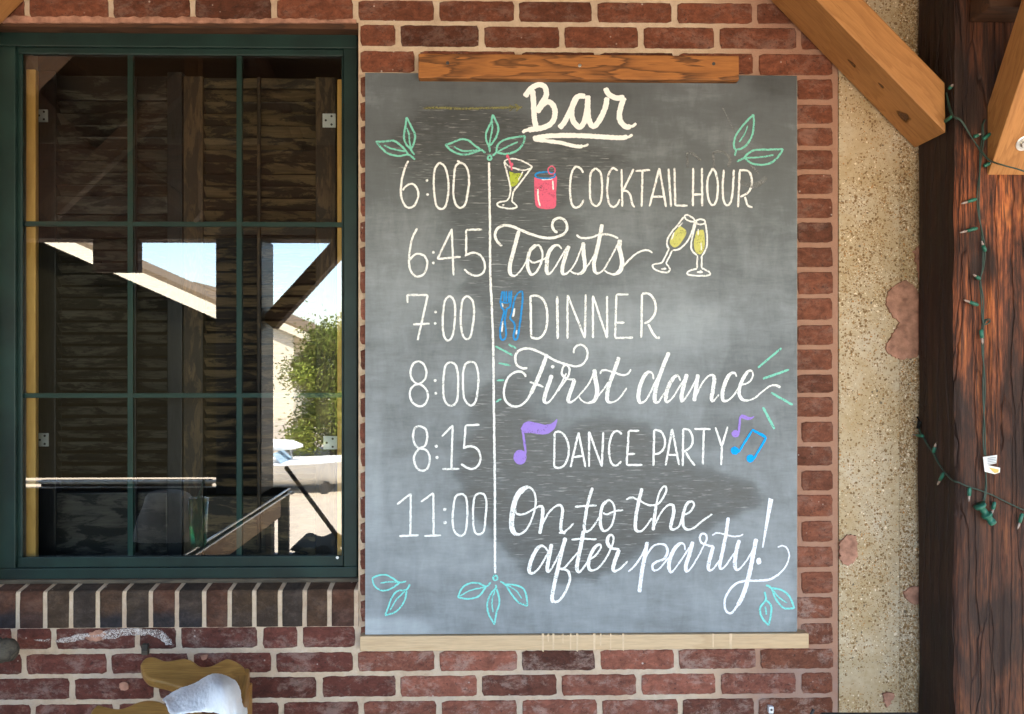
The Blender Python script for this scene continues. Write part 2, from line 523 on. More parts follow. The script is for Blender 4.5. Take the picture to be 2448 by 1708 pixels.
def m_board():
    t = NT('dusty_chalkboard')
    at = t.new('ShaderNodeAttribute', attribute_name='dust')
    sp = t.new('ShaderNodeSeparateColor')
    t.l.new(at.outputs['Color'], sp.inputs[0])
    dust = sp.outputs[0]
    # brushed streaks, almost level, strongest where the board was washed
    st = t.noise(t.co((0.13, 1, 1), rot=(0, R(7), 0)), 190, 5, 0.65, 0.2)
    st2 = t.noise(t.co((0.07, 1, 1), rot=(0, R(-9), 0)), 330, 4, 0.6)
    cl = t.math('ADD', t.math('MULTIPLY', t.noise(t.co((0.35, 1, 1), rot=(0, R(28), 0)), 30, 7, 0.7, 0.5), 0.5), t.math('MULTIPLY', t.noise(t.co((1, 1, 0.3), rot=(0, R(15), 0)), 34, 7, 0.7, 0.4), 0.5))
    d = t.math('ADD', dust, t.math('MULTIPLY', t.math('SUBTRACT', cl, 0.5), 0.42))
    d = t.math('ADD', d, t.math('MULTIPLY', t.math('SUBTRACT', st, 0.5), t.math('ADD', t.math('MULTIPLY', sp.outputs[1], 0.42), 0.10)))
    c = t.ramp(d, [(0.0, (0.030, 0.032, 0.030)), (0.25, (0.050, 0.054, 0.053)), (0.5, (0.100, 0.111, 0.114)), (1.0, (0.44, 0.48, 0.50))])
    sc = t.ramp(st2, [(0.60, 0.0), (0.70, 1.0)])
    c = t.mix(t.math('MULTIPLY', sc, t.math('MULTIPLY', sp.outputs[1], 0.55)), c, (0.5, 0.5, 0.49))
    t.base(c)
    t.rough(t.ramp(d, [(0.1, 0.38), (0.7, 0.6)]))
    t.spec(0.5)
    t.bump(t.noise(t.co(), 300, 3, 0.6), 0.08, 0.0008)
    return t.m
M['board'] = m_board()

M['white_paint'] = m_chalk('spilled_white_paint', (0.72, 0.62, 0.55), 0.62)
CH = {
    'w': m_chalk('white_chalk', (0.86, 0.86, 0.82), 0.92),
    'W': m_plain('white_paint_marker', (0.88, 0.87, 0.82), 0.8, 0.02, 40, 0.0, 0.1),
    'g': m_chalk('mint_chalk', (0.22, 0.60, 0.46), 0.9),
    't': m_chalk('aqua_chalk', (0.22, 0.68, 0.62), 0.9),
    'b': m_chalk('blue_chalk', (0.03, 0.26, 0.60), 0.95),
    'B': m_chalk('bright_blue_chalk', (0.01, 0.34, 0.82), 1.0),
    'p': m_chalk('purple_chalk', (0.33, 0.22, 0.62), 1.0),
    'r': m_chalk('pink_chalk', (0.70, 0.13, 0.21), 0.95),
    'l': m_chalk('lime_chalk', (0.46, 0.54, 0.07), 0.85),
    'y': m_chalk('yellow_chalk', (0.60, 0.58, 0.17), 0.9),
    'o': m_chalk('faded_olive_chalk', (0.21, 0.20, 0.085), 0.75),
    'f': m_chalk('faint_chalk_ghost', (0.26, 0.265, 0.255), 0.6),
    'e': m_chalk('pearl_chalk', (0.80, 0.81, 0.86), 0.98),
}

# ------------------------------------------------------------------ setting: ground
YARD = -1.5                                    # the porch stands above the yard
g = mesh('ground', [(-150, -220, YARD), (150, -220, YARD), (150, 60, YARD), (-150, 60, YARD)], [(0, 1, 2, 3)], M['ground'], kind='structure')
bm = bmesh.new()
bm_box(bm, -7, 7, -4.0, 0.2, YARD + 0.002, 0.0)
from_bm('porch_floor', bm, M['porch_floor'], kind='structure')

# ------------------------------------------------------------------ brick wall
wall = thing('brick_wall', 'red brick wall with pale mortar joints behind the chalkboard and window', 'wall', (0, 0, 0))
MZ = [64, 125, 186, 245, 301, 355, 412, 470, 528, 587, 645, 709, 771.5, 830, 890, 944.5, 1002.6, 1062.5, 1119, 1177.5, 1240, 1300.5, 1361, 1423.5, 1484.5, 1545.5, 1603, 1663]
ROWZ = [P(1950, y).z for y in MZ]
XE = P(1990, 800).x                                   # where the brickwork stops at the pillar
WX0, WX1 = P(-30, 700).x, P(857, 700).x                 # window opening
WZ0, WZ1 = P(430, 1397).z, P(430, 62).z
TOPZ, LEFTX = 3.4, -2.6
even = [952, 1151, 1343, 1532, 1713, 1909]
odd = [1045, 1240, 1428, 1617, 1807]
JOINTS = {-1: [65.5, 265.6, 461, 655, 850, 1043, 1235, 1421, 1612, 1804], 0: even, 1: [998] + odd[1:],
          24: [35, 128.6, 329, 427, 622, 717, 856] + even[1:], 25: [59, 261, 457, 654, 850.6] + [1045, 1242, 1429, 1617, 1812],
          26: [172.5, 374, 568, 763.6] + [952, 1146, 1336, 1527, 1717, 1909], 27: [80, 279, 476, 672, 864, 1050, 1242, 1434, 1626, 1808]}
pitch = 59.2 * PX
zs = list(ROWZ)
while zs[0] < TOPZ: zs.insert(0, zs[0] + pitch)
n_above = len(zs) - len(ROWZ)
while zs[-1] > 0.03: zs.append(zs[-1] - pitch)

bv, bf, bt = [], [], []
def brick(x0, x1, z0, z1, tint, bloom, rough=1.0):
    """one brick: ragged outline, arrised edge, a few mm proud of the joint"""
    if x1 - x0 < 0.012: return
    r = 0.004
    pts = []
    def run(a, b):
        n = max(2, int((Vector(b) - Vector(a)).length / 0.007))
        for k in range(n):
            t = k / n
            pts.append((a[0] + (b[0] - a[0]) * t, a[1] + (b[1] - a[1]) * t))
    run((x0 + r, z0), (x1 - r, z0)); run((x1, z0 + r), (x1, z1 - r)); run((x1 - r, z1), (x0 + r, z1)); run((x0, z1 - r), (x0, z0 + r))
    o = []
    so = random.uniform(0, 50)
    for (x, z) in pts:
        nv = mnoise.noise_vector(Vector((x * 55, z * 55, so))) * 0.0011 + mnoise.noise_vector(Vector((x * 190, z * 190, so))) * 0.0008
        o.append((x + nv.x * rough, z + nv.y * rough))
    cx, cz = (x0 + x1) / 2, (z0 + z1) / 2
    base = len(bv)
    n = len(o)
    ty = random.uniform(-0.0008, 0.0008)
    tx = random.uniform(-0.006, 0.006)
    for ins, yy in ((0.0, 0.006), (0.0, -0.0012), (0.0022, -0.003)):
        for (x, z) in o:
            dx, dz = x - cx, z - cz
            ax = max(abs(dx) - ins, 0) * (1 if dx > 0 else -1) if abs(abs(dx) - (x1 - x0) / 2) < 0.012 else dx
            az = max(abs(dz) - ins, 0) * (1 if dz > 0 else -1) if abs(abs(dz) - (z1 - z0) / 2) < 0.012 else dz
            bv.append((cx + ax, yy + ty + tx * dx, cz + az))
            bt.append((*tint, bloom))
    for s in range(2):
        for k in range(n):
            k2 = (k + 1) % n
            bf.append((base + s * n + k, base + s * n + k2, base + (s + 1) * n + k2, base + (s + 1) * n + k))
    bf.append(tuple(base + 2 * n + k for k in range(n)))

def tint_for(px, py):
    """colour of one brick, as fired and as soiled"""
    j = random.gauss(0, 0.14)
    if py < 300: c = (0.155, 0.050, 0.025)
    elif px > 1850: c = (0.160, 0.055, 0.030)
    elif px < 850: c = (0.115, 0.036, 0.025)
    else: c = (0.205, 0.072, 0.046)
    c = tuple(x * (1 + j) for x in c)
    if random.random() < 0.18: c = tuple(x * 0.68 for x in c)
    b = 0.28 if py < 1450 else (0.75 if px > 830 else 0.55)
    return c, b

hj = 0.0070
for i in range(len(zs) - 1):
    k = i - n_above
    ztop, zbot = zs[i] - 0.0061, zs[i + 1] + 0.0061
    zc = (ztop + zbot) / 2
    pyc = 854 - (zc - 1.5) / PX
    js = JOINTS.get(k)
    if js is None: js = even if k % 2 == 0 else odd
    if k % 2 == 0 and 1 < k < 16: js = even[:-1] + [1899]
    xs = [P(j, pyc).x for j in js]
    while xs[0] > LEFTX: xs.insert(0, xs[0] - 192 * PX)
    xs = [x for x in xs if x < XE - 0.03] + [XE + hj]
    for a, b in zip(xs[:-1], xs[1:]):
        a2, b2 = a + hj, b - hj
        segs = [(a2, b2)]
        if zbot < WZ1 + 0.01 and ztop > P(430, 1498).z:      # course runs into the window opening
            segs = []
            if a2 < WX0 - 0.008: segs.append((a2, min(b2, WX0 - 0.004)))
            if b2 > WX1 + 0.008: segs.append((max(a2, WX1 + 0.005), b2))
        for s0, s1 in segs:
            px = 1224 + s0 / PX
            c, bl = tint_for(px, pyc)
            if k == 24 and abs(px - 630) < 20: c, bl = (0.30, 0.12, 0.11), 1.0
            jz = random.uniform(-0.001, 0.001)
            brick(s0 + random.uniform(-.001, .001), s1 + random.uniform(-.001, .001), zbot + jz, ztop + jz, c, bl, 1.0 if pyc < 1450 else 1.5)
bo = mesh('brick_facing', bv, bf, M['brick'], wall)
ca = bo.data.color_attributes.new('tint', 'FLOAT_COLOR', 'POINT')
ca.data.foreach_set('color', [c for t4 in bt for c in t4])

bm = bmesh.new()
XP = P(2003, 800).x
bm_box(bm, LEFTX, WX0, 0.0, 0.22, 0.0, TOPZ)
bm_box(bm, WX1, XP, 0.0, 0.22, 0.0, TOPZ)
bm_box(bm, WX0, WX1, 0.0, 0.22, WZ1 + 0.012, TOPZ)
bm_box(bm, WX0, WX1, 0.0, 0.22, 0.0, P(430, 1499).z)
from_bm('mortar_bed', bm, M['mortar'], wall)
# lintel plate over the window
box('lintel', WX0, WX1, 0.002, 0.20, WZ1 - 0.004, WZ1 + 0.012, M['beam_dark'], wall, 0.001)
# smeared pink pointing above the lintel
pts = []
for k in range(60):
    px = 8 + k * 14.3
    pts.append((px, 40 + 5 * mnoise.noise(Vector((px * 0.03, 1.3, 0))) + px * 0.008 + (2.5 if k % 2 else 0)))
poly = [P(a, b) for a, b in pts] + [P(a, 57 + 2 * mnoise.noise(Vector((a * .06, 4, 0)))) for a, b in reversed(pts)]
prism('pointing', [(p.x, p.z) for p in poly], -0.0052, 0.0, M['pink_mortar'], wall)

# sloping rowlock sill under the window
bm = bmesh.new()
jx = [-16, 47, 112, 174, 237.5, 300.7, 363.8, 426, 490.8, 551.5, 610, 671.5, 730, 789, 853]
zb, zf, zt = P(430, 1497).z, P(430, 1409).z, P(430, 1409).z + 0.010
sv, sf, stt = [], [], []
xl = [P(j, 1450).x for j in jx]
for k in range(-8, 0): xl.insert(0, xl[0] - 63 * PX)
for a, b in zip(xl[:-1], xl[1:]):
    if b < WX0 - 0.07: continue
    a2, b2 = a + 0.0058, b - 0.0058
    base = len(sv)
    cr = [(-0.010, zb + (zf - 0.005 - zb) * r_ / 8) for r_ in range(9)] + [(-0.0065, zf - 0.0008), (0.055, zt), (0.055, zb)]
    tone = random.choice([(0.056, 0.034, 0.020), (0.066, 0.036, 0.021), (0.046, 0.031, 0.020), (0.080, 0.034, 0.020), (0.040, 0.028, 0.021)])
    blue = random.choice([0, 0.4, 0.9, 1.0]) if a < P(470, 1450).x else random.choice([0, 0, 0.3])
    nx = 9
    for q in range(nx):
        x = a2 + (b2 - a2) * q / (nx - 1)
        e = 0.0015 if q in (0, nx - 1) else 0
        for (y, z) in cr:
            w = mnoise.noise_vector(Vector((x * 60, z * 60, y * 50))) * 0.0009
            sv.append((x + w.x, y + e + w.y * 0.6, z - e * (z > zb) + w.z))
            lo_f = max(0.0, min(1.0, (zb + 0.045 + 0.02 * mnoise.noise(Vector((x * 22, 3, z * 22))) - z) / 0.012)) * blue
            stt.append((*[a_ * (1 - lo_f) + b_ * lo_f for a_, b_ in zip(tone, (0.026, 0.022, 0.023))], 0.12))
    m = len(cr)
    for q in range(nx - 1):
        for r_ in range(m - 1):
            sf.append((base + q * m + r_, base + (q + 1) * m + r_, base + (q + 1) * m + r_ + 1, base + q * m + r_ + 1))
    sf.append(tuple(base + r_ for r_ in range(m)))
    sf.append(tuple(base + (nx - 1) * m + r_ for r_ in range(m))[::-1])
so = mesh('window_sill', sv, sf, M['brick'], wall)
ca = so.data.color_attributes.new('tint', 'FLOAT_COLOR', 'POINT')
ca.data.foreach_set('color', [c for t4 in stt for c in t4])
cr = [(-0.0065, zb - 0.002), (-0.0065, zf - 0.007), (-0.004, zf - 0.003), (0.05, zt - 0.003), (0.05, zb - 0.002)]
xa, xb = WX0 - 0.06, WX1 + 0.001
vv = [(x, y, z) for x in (xa, xb) for (y, z) in cr]
mesh('sill_mortar', vv, [(i, i + 5, i + 6, i + 1) for i in range(4)] + [(4, 9, 5, 0), (0, 1, 2, 3, 4), (9, 8, 7, 6, 5)], M['mortar'], wall)
# sealant lip between sill and frame
box('sealant', WX0, WX1, 0.030, 0.05, zt - 0.004, zt + 0.007, M['grey_wood'], wall, 0.003)

# splashed white paint, pink lumps and a rusty wall tie below the sill
def blob(name, pxs, y0, y1, mat, parent, jit=1.2, step=5):
    o = []
    pts = catmull(pxs + [pxs[0]], step)[:-1]
    for p in pts:
        w = mnoise.noise_vector(Vector((p[0] * 0.16, p[1] * 0.16, 3))) * jit * 2 + mnoise.noise_vector(Vector((p[0] * 0.45, p[1] * 0.45, 8))) * jit * 1.3
        q = P(p[0] + w.x, p[1] + w.y, y0)
        o.append((q.x, q.z))
    return prism(name, o, y0, y1, mat, parent)
blob('paint_splash', [(134, 1533), (160, 1524), (200, 1516), (236, 1520), (250, 1508), (290, 1503), (340, 1505), (380, 1508), (402, 1522), (411, 1541), (396, 1540), (376, 1524), (350, 1518), (330, 1520), (300, 1521), (276, 1526), (255, 1530), (238, 1524), (205, 1526), (170, 1534), (140, 1537)], -0.0062, -0.001, M['white_paint'], wall, 2.2)
blob('paint_splash', [(80, 1531), (90, 1529), (104, 1530), (116, 1528), (117, 1532), (95, 1534)], -0.0061, -0.001, M['white_paint'], wall, 1.2)
blob('mortar_lump', [(285, 1634), (293, 1632), (304, 1634), (306, 1646), (297, 1651), (286, 1648)], -0.0075, 0, M['pink_mortar'], wall, 1)
blob('mortar_lump', [(478, 1567), (496, 1565), (494, 1574), (484, 1579)], -0.0075, 0, M['pink_mortar'], wall, 1)
blob('mortar_lump', [(215, 1512), (240, 1508), (252, 1518), (246, 1530), (226, 1533), (204, 1528)], -0.0056, 0, M['pink_mortar'], wall, 1.5)
q0, q1 = P(338, 1566, -0.012), P(353, 1541, -0.012)
box('wall_tie', q0.x, q1.x, -0.014, 0.0, q0.z, q1.z, M['grey_wood'], wall, 0.002)

# ------------------------------------------------------------------ concrete pillar
pillar = thing('concrete_pillar', 'tan exposed aggregate concrete pillar between the brickwork and the dark post', 'pillar', (P(2100, 800).x, 0, 0))
xa, xm, xb = XP + 0.0015, P(2150, 800, -0.004).x, P(2209, 800, 0.0).x + 0.05
def pillar_strip(name, x0, x1, y, mat, ragged):
    nx, nz = (14, 260)
    vs, fs = [], []
    for i in range(nx + 1):
        for j in range(nz + 1):
            z = TOPZ * j / nz
            x = x0 + (x1 - x0) * i / nx
            h = mnoise.noise(Vector((x * 30, z * 30, 2))) * 0.0016 * (1 + ragged)
            vs.append((x, y + h + (0.003 if i == 0 and not ragged else 0), z))
    for i in range(nx):
        for j in range(nz):
            a = i * (nz + 1) + j
            fs.append((a, a + nz + 1, a + nz + 2, a + 1))
    b = len(vs)
    vs += [(x0, y + 0.0, 0), (x1, y, 0), (x1, 0.25, 0), (x0, 0.25, 0), (x0, y + 0.003, TOPZ), (x1, y + 0.003, TOPZ), (x1, 0.25, TOPZ), (x0, 0.25, TOPZ)]
    fs += [(b, b + 4, b + 7, b + 3), (b + 1, b + 2, b + 6, b + 5), (b + 2, b + 3, b + 7, b + 6)]
    return mesh(name, vs, fs, mat, pillar, smooth=True)
pillar_strip('pillar_face', xa, xm, -0.004, M['concrete'], 0)
pillar_strip('pillar_edge', xm + 0.0004, xb, -0.0043, M['concrete_edge'], 1.2)
for pts in ([(2122, 700), (2140, 682), (2165, 672), (2188, 688), (2203, 720), (2203, 790), (2200, 846), (2170, 858), (2148, 858), (2120, 838), (2126, 815), (2148, 775), (2135, 755), (2120, 730)],
            [(2008, 1297), (2030, 1278), (2048, 1290), (2044, 1345), (2012, 1346)],
            [(2160, 1415), (2180, 1405), (2206, 1408), (2206, 1440), (2178, 1444)],
            [(2112, 1660), (2126, 1655), (2138, 1662), (2130, 1682), (2118, 1692)],
            [(2186, 600), (2194, 640), (2198, 680), (2203, 680), (2203, 590)]):
    blob('mortar_patch', pts, -0.010, -0.002, M['pink_mortar'], pillar, 2.2, 3)

# ------------------------------------------------------------------ old timber post with its braces
YF = -0.185
px_l = P(2286, 800, YF).x
post = thing('timber_post', 'rough charred red brown timber post carrying green string lights', 'post', (px_l + 0.11, YF + 0.09, 0))
PW, PD = 0.24, 0.165
PZ0, PZ1 = 0.0, 3.0
def post_face(name, mat, side):
    nu, nz = (60, 420) if side == 'f' else (40, 420)
    vs, fs = [], []
    for i in range(nu + 1):
        for j in range(nz + 1):
            u = i / nu
            z = PZ0 + (PZ1 - PZ0) * j / nz
            wav = 0.007 * mnoise.noise(Vector((3.1, 7.7, z * 3.2))) + 0.003 * mnoise.noise(Vector((1.1, 2.7, z * 14)))
            if side == 'f':
                x = px_l + wav + PW * u
                g = mnoise.noise(Vector((x * 28, 1.7, z * 2.2)))
                cr = mnoise.noise(Vector((x * 70, 5.1, z * 1.5)))
                y = YF + 0.006 * g - 0.011 * max(0, cr - 0.25) * -1 + 0.016 * max(0, cr - 0.38) + 0.012 * max(0, 1 - u * 12) ** 2
            else:
                y = YF + 0.012 + (PD - 0.012) * u
                wv2 = 0.006 * mnoise.noise(Vector((9.1, 0.7, z * 4.0)))
                x = px_l + wav * (1 - u) + wv2 * u + 0.004 * mnoise.noise(Vector((y * 50, 3.3, z * 2.5))) * (u > 0.02)
            vs.append((x, y, z))
    for i in range(nu):
        for j in range(nz):
            a = i * (nz + 1) + j
            f = (a, a + nz + 1, a + nz + 2, a + 1)
            fs.append(f if side == 'f' else f[::-1])
    return mesh(name, vs, fs, mat, post, smooth=True)
post_face('front_face', M['post'], 'f')
post_face('side_face', M['post_side'], 's')
box('post_core', px_l + 0.012, px_l + PW - 0.004, YF + 0.025, YF + PD - 0.002, 0.0, PZ1 - 0.01, M['post_side'], post, 0.0)

# brace rising to the left of the post, in front of the pillar
YB0, YB1 = -0.152, -0.012
def pl(px, py): q = P(px, py, YB0); return Vector((q.x, q.z))
u0, u1 = pl(2259, 199), pl(2070, 0)
l0, l1 = pl(2261, 318), pl(1944, 0)
du, dl = (u1 - u0).normalized(), (l1 - l0).normalized()
dirv = (du + dl).normalized()
ang = math.atan2(-dirv.y, -dirv.x)             # local +X runs down towards the post
org = Vector((u0.x, YB0, u0.y))
poly_w = [u0, u0 + dirv * 0.85, l0 + dirv * 0.95, l0]
ca_, sa_ = math.cos(ang), math.sin(ang)
loc2 = [((p.x - org.x) * ca_ + (p.y - org.z) * sa_, -(p.x - org.x) * sa_ + (p.y - org.z) * ca_) for p in poly_w]
mat4 = Matrix.Translation(org) @ Matrix.Rotation(-ang, 4, 'Y')
M['pine_brace'] = m_wood('orange_pine_brace', (0.47, 0.215, 0.068), (0.27, 0.105, 0.03), 'x', 12, 0.5, 0.6, 0.35, seed=2.1)
rb = prism('diagonal_brace', loc2, 0.0, YB1 - YB0, M['pine_brace'], None, 0.003, mat4)
tag(rb, 'orange pine brace slanting down to the timber post in front of the pillar', 'brace')
def m_knot():
    t = NT('dark_knot')
    at = t.new('ShaderNodeAttribute', attribute_name='tint')
    n = t.noise(t.co(), 60, 4, 0.6)
    t.base(t.ramp(t.noise(t.co(), 160, 3), [(0.35, (0.05, 0.018, 0.006)), (0.65, (0.17, 0.07, 0.02))]))
    t.rough(0.6)
    t.l.new(t.ramp(t.math('ADD', at.outputs['Fac'], t.math('MULTIPLY', n, 0.7)), [(0.45, 0.0), (0.85, 0.92)]), t.b.inputs['Alpha'])
    return t.m
M['knot'] = m_knot()
def knot(px, py, rx, ry, rot):
    """a knot on the under side of the brace"""
    nrm = Vector((-dirv.y, 0, dirv.x))
    if nrm.z > 0: nrm = -nrm
    # meet the under side plane
    d = RGT * ((px - 1224) / F) + UP * ((854 - py) / F) + FWD
    p0 = Vector((l0.x, YB0, l0.y))
    t = (p0 - CAM).dot(nrm) / d.dot(nrm)
    c = CAM + d * t
    ax = Vector((dirv.x, 0, dirv.y))
    vs = [c + nrm * 0.0012]
    n = 22
    for k in range(n):
        a = 2 * math.pi * k / n
        e = 1 + 0.14 * math.sin(3 * a + 1)
        vs.append(c + ax * (rx * math.cos(a) * e) + Vector((0, 1, 0)) * (ry * math.sin(a) * e) + nrm * 0.0004)
    ko = mesh('knot', vs, [(0, 1 + k, 1 + (k + 1) % n) for k in range(n)], M['knot'], rb, smooth=True)
    kc = ko.data.color_attributes.new('tint', 'FLOAT_COLOR', 'POINT')
    kc.data.foreach_set('color', [1, 1, 1, 1] + [0, 0, 0, 1] * n)
knot(2161, 279, 0.024, 0.022, 0)
knot(2037, 152, 0.020, 0.007, 0)
knot(2107, 205, 0.012, 0.006, 0)

# brace coming off the post towards the porch edge
b0 = P(2362, 419, YF - 0.004)
dirb = Vector((0.0, -0.128, 0.205)).normalized()
nb = Vector((0, -dirb.z, dirb.y))               # out of the lower face
hb, wb = 0.088, 0.10
cpt = Vector((b0.x + wb / 2, b0.y, b0.z)) - nb * (hb / 2)
fb = beam('outward_brace', cpt - dirb * 0.0, cpt + dirb * 1.0, wb, hb, M['pine_brace'], None, 0.003, up=nb)
tag(fb, 'orange pine brace with a bolt, leaning out from the front of the timber post', 'brace')
bolt_c = cpt + nb * (hb / 2) + dirb * 0.075
bolt_c.x = P(2446, 330, bolt_c.y).x
def disc(name, c, n, r, h, mat, parent, seg=24):
    tq = n.to_track_quat('Z', 'Y').to_matrix()
    vs, fs = [], []
    for z, rr in ((0, r), (h * 0.7, r), (h, r * 0.85)):
        for k in range(seg):
            a = 2 * math.pi * k / seg
            vs.append(c + tq @ Vector((rr * math.cos(a), rr * math.sin(a), z)))
    for s in range(2):
        for k in range(seg):
            k2 = (k + 1) % seg
            fs.append((s * seg + k, s * seg + k2, (s + 1) * seg + k2, (s + 1) * seg + k))
    fs.append(tuple(2 * seg + k for k in range(seg)))
    return mesh(name, vs, fs, mat, parent)
wsh = disc('washer', bolt_c, nb, 0.017, 0.003, M['steel'], fb)
disc('bolt_head', bolt_c + nb * 0.003, nb, 0.009, 0.006, M['steel'], wsh, 6)

# dark cross beam lapping over the post at the top
cb0 = P(2318, 54, YF - 0.006)
cbm = beam('cross_beam', (cb0.x, YF - 0.045, cb0.z + 0.08), (cb0.x + 1.2, YF - 0.045, cb0.z + 0.08), 0.08, 0.16, M['beam_dark'], None, 0.006, rough=0.003)
tag(cbm, 'dark reddish cross beam notched against the top of the timber post', 'beam')

# brace at the upper left, mirror of the one on the right
p_a, p_b = P(60, 0, -0.012), P(0, 60, -0.012)
dl_ = (p_b - p_a).normalized()
perp = Vector((-dl_.z, 0, dl_.x))
if perp.z < 0: perp = -perp
s0 = p_a - dl_ * 0.7 + perp * 0.0435 - Vector((0, 0.14, 0))
e0 = p_b + dl_ * 0.12 + perp * 0.0435 - Vector((0, 0.14, 0))
lb = beam('diagonal_brace', s0 + Vector((0, 0.07, 0)), e0 + Vector((0, 0.07, 0)), 0.14, 0.087, M['pine_brace'], None, 0.003, up=perp)
tag(lb, 'pine brace cutting across the top left corner above the window', 'brace')

# ------------------------------------------------------------------ green window
win = thing('window', 'dark green framed window with nine panes above a rowlock brick sill', 'window', ((WX0 + WX1) / 2, 0.06, WZ0))
def frame(name, o, i, yf, yb, mat, parent, bev=0.0025):
    """four butted members: o and i are (px0, px1, py0, py1) seen at depth yf"""
    A, B = P(o[0], o[3], yf), P(o[1], o[2], yf)
    a, b = P(i[0], i[3], yf), P(i[1], i[2], yf)
    bm = bmesh.new()
    bm_box(bm, A.x, B.x, yf, yb, b.z, B.z, bev)
    bm_box(bm, A.x, B.x, yf, yb, A.z, a.z, bev)
    bm_box(bm, A.x, a.x, yf + 0.0006, yb, a.z, b.z, bev)
    bm_box(bm, b.x, B.x, yf + 0.0006, yb, a.z, b.z, bev)
    return from_bm(name, bm, mat, parent)
frame('frame', (-33, 853, 66, 1395), (36, 821, 116, 1360), 0.040, 0.068, M['green'], win)
frame('sash', (36.5, 820.5, 116.5, 1359.5), (52, 816, 134, 1333), 0.052, 0.0605, M['green'], win)
ga, gb = P(46, 1338, GLASS_Y), P(824, 128, GLASS_Y)
mesh('glass_pane', [(ga.x, GLASS_Y, ga.z), (gb.x, GLASS_Y, ga.z), (gb.x, GLASS_Y, gb.z), (ga.x, GLASS_Y, gb.z)], [(0, 1, 2, 3)], M['glass'], win)
MY = 0.067
for px in (311, 571.5):
    a, b = P(px - 6.5, 1334, MY), P(px + 6.5, 132, MY)
    box('muntin', a.x, b.x, MY, MY + 0.012, a.z, b.z, M['muntin'], win, 0.001)
for py in (536, 946):
    xs = [P(p, py, MY).x for p in (50, 304.5, 317.5, 565, 578, 822)]
    z = P(430, py, MY).z
    for q in range(3):
        box('muntin', xs[2 * q], xs[2 * q + 1], MY + 0.0005, MY + 0.0115, z - 0.0062, z + 0.0062, M['muntin'], win, 0.001)
a, b = P(62, 1345, 0.085), P(85, 166, 0.085)
box('jamb_strip', a.x, b.x, 0.085, 0.10, a.z, b.z, M['strip'], win, 0.002)
a, b = P(806, 1345, 0.085), P(830, 190, 0.085)
box('jamb_strip', a.x, b.x, 0.085, 0.10, a.z, b.z, M['strip'], win, 0.002)
cp = disc('sash_pin', P(807, 1333, 0.048), Vector((0, -1, 0)), 0.004, 0.004, M['paper'], win, 12)

# dim room behind
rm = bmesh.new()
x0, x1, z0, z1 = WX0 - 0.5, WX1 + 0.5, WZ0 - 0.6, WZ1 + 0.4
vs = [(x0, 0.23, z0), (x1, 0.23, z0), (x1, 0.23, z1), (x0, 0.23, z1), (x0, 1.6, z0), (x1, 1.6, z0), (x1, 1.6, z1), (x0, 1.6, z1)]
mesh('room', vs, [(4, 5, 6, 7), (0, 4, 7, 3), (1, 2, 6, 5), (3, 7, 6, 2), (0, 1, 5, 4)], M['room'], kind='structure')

# louvred shutters inside
def shutter(x_edges, name_label, y, pal, top_py, rails, louv_px, rod_px, hinge):
    s = thing('louvred_shutter', name_label, 'shutter', (P((x_edges[0] + x_edges[3]) / 2, 1345, y).x, y, WZ0), 'louvred shutters inside the window')
    z_of = lambda py: P(430, py, y).z
    X = [P(e, 800, y).x for e in x_edges]
    zb_, zt_ = z_of(1350), z_of(top_py)
    box('stile', X[0], X[1], y, y + 0.032, zb_, zt_, pal[0], s, 0.003)
    box('stile', X[2], X[3], y, y + 0.032, zb_, zt_, pal[1], s, 0.003)
    for (a, b) in rails:
        box('rail', X[1] + 0.0005, X[2] - 0.0005, y + 0.002, y + 0.030, z_of(b), z_of(a), pal[2], s, 0.003)
    for (a, b, pitch_) in louv_px:
        bm = bmesh.new()
        py = a
        k = 0
        while py + pitch_ <= b + 1:
            zc = z_of(py + pitch_ / 2)
            hh, tt = pitch_ * PX * 1.09 / 2 * 1.02, 0.0045
            tilt = -R(42 + random.uniform(-3, 3))
            n_ = 10
            ring = []
            prof = [(-hh, 0), (-hh * 0.6, -tt), (hh * 0.6, -tt), (hh, 0), (hh * 0.6, tt), (-hh * 0.6, tt)]
            cols = []
            for q in range(n_ + 1):
                x = X[1] + (X[2] - X[1]) * q / n_
                row = []
                for (u, v) in prof:
                    yy = y + 0.016 + v * math.cos(tilt) - u * math.sin(-tilt)
                    zz = zc + u * math.cos(tilt) + v * math.sin(tilt)
                    w = mnoise.noise_vector(Vector((x * 25, zz * 40, yy * 40))) * 0.0006
                    row.append(bm.verts.new((x, yy + w.y, zz + w.z)))
                cols.append(row)
            for q in range(n_):
                for r_ in range(6):
                    r2 = (r_ + 1) % 6
                    bm.faces.new((cols[q][r_], cols[q + 1][r_], cols[q + 1][r2], cols[q][r2]))
            py += pitch_
            k += 1
        bmesh.ops.recalc_face_normals(bm, faces=bm.faces[:])
        from_bm('louvre', bm, pal[3], s)
    if rod_px:
        a, b = P(rod_px - 4, 1320, y - 0.012), P(rod_px + 4, 185, y - 0.012)
        box('tilt_rod', a.x, b.x, y - 0.016, y - 0.006, a.z, b.z, pal[1], s, 0.002)
    for (hx0, hx1, hy0, hy1) in hinge:
        a, b = P(hx0, hy1, y - 0.004), P(hx1, hy0, y - 0.004)
        h = box('hinge', a.x, b.x, y - 0.005, y - 0.001, a.z, b.z, M['hinge'], s, 0.0014)
        for (fx, fy) in ((0.25, 0.5), (0.68, 0.2), (0.68, 0.8)):
            disc('screw', Vector((a.x + (b.x - a.x) * fx, y - 0.005, b.z + (a.z - b.z) * fy)), Vector((0, -1, 0)), 0.0032, 0.0006, M['hole'], h, 10)
    return s
YS = 0.185
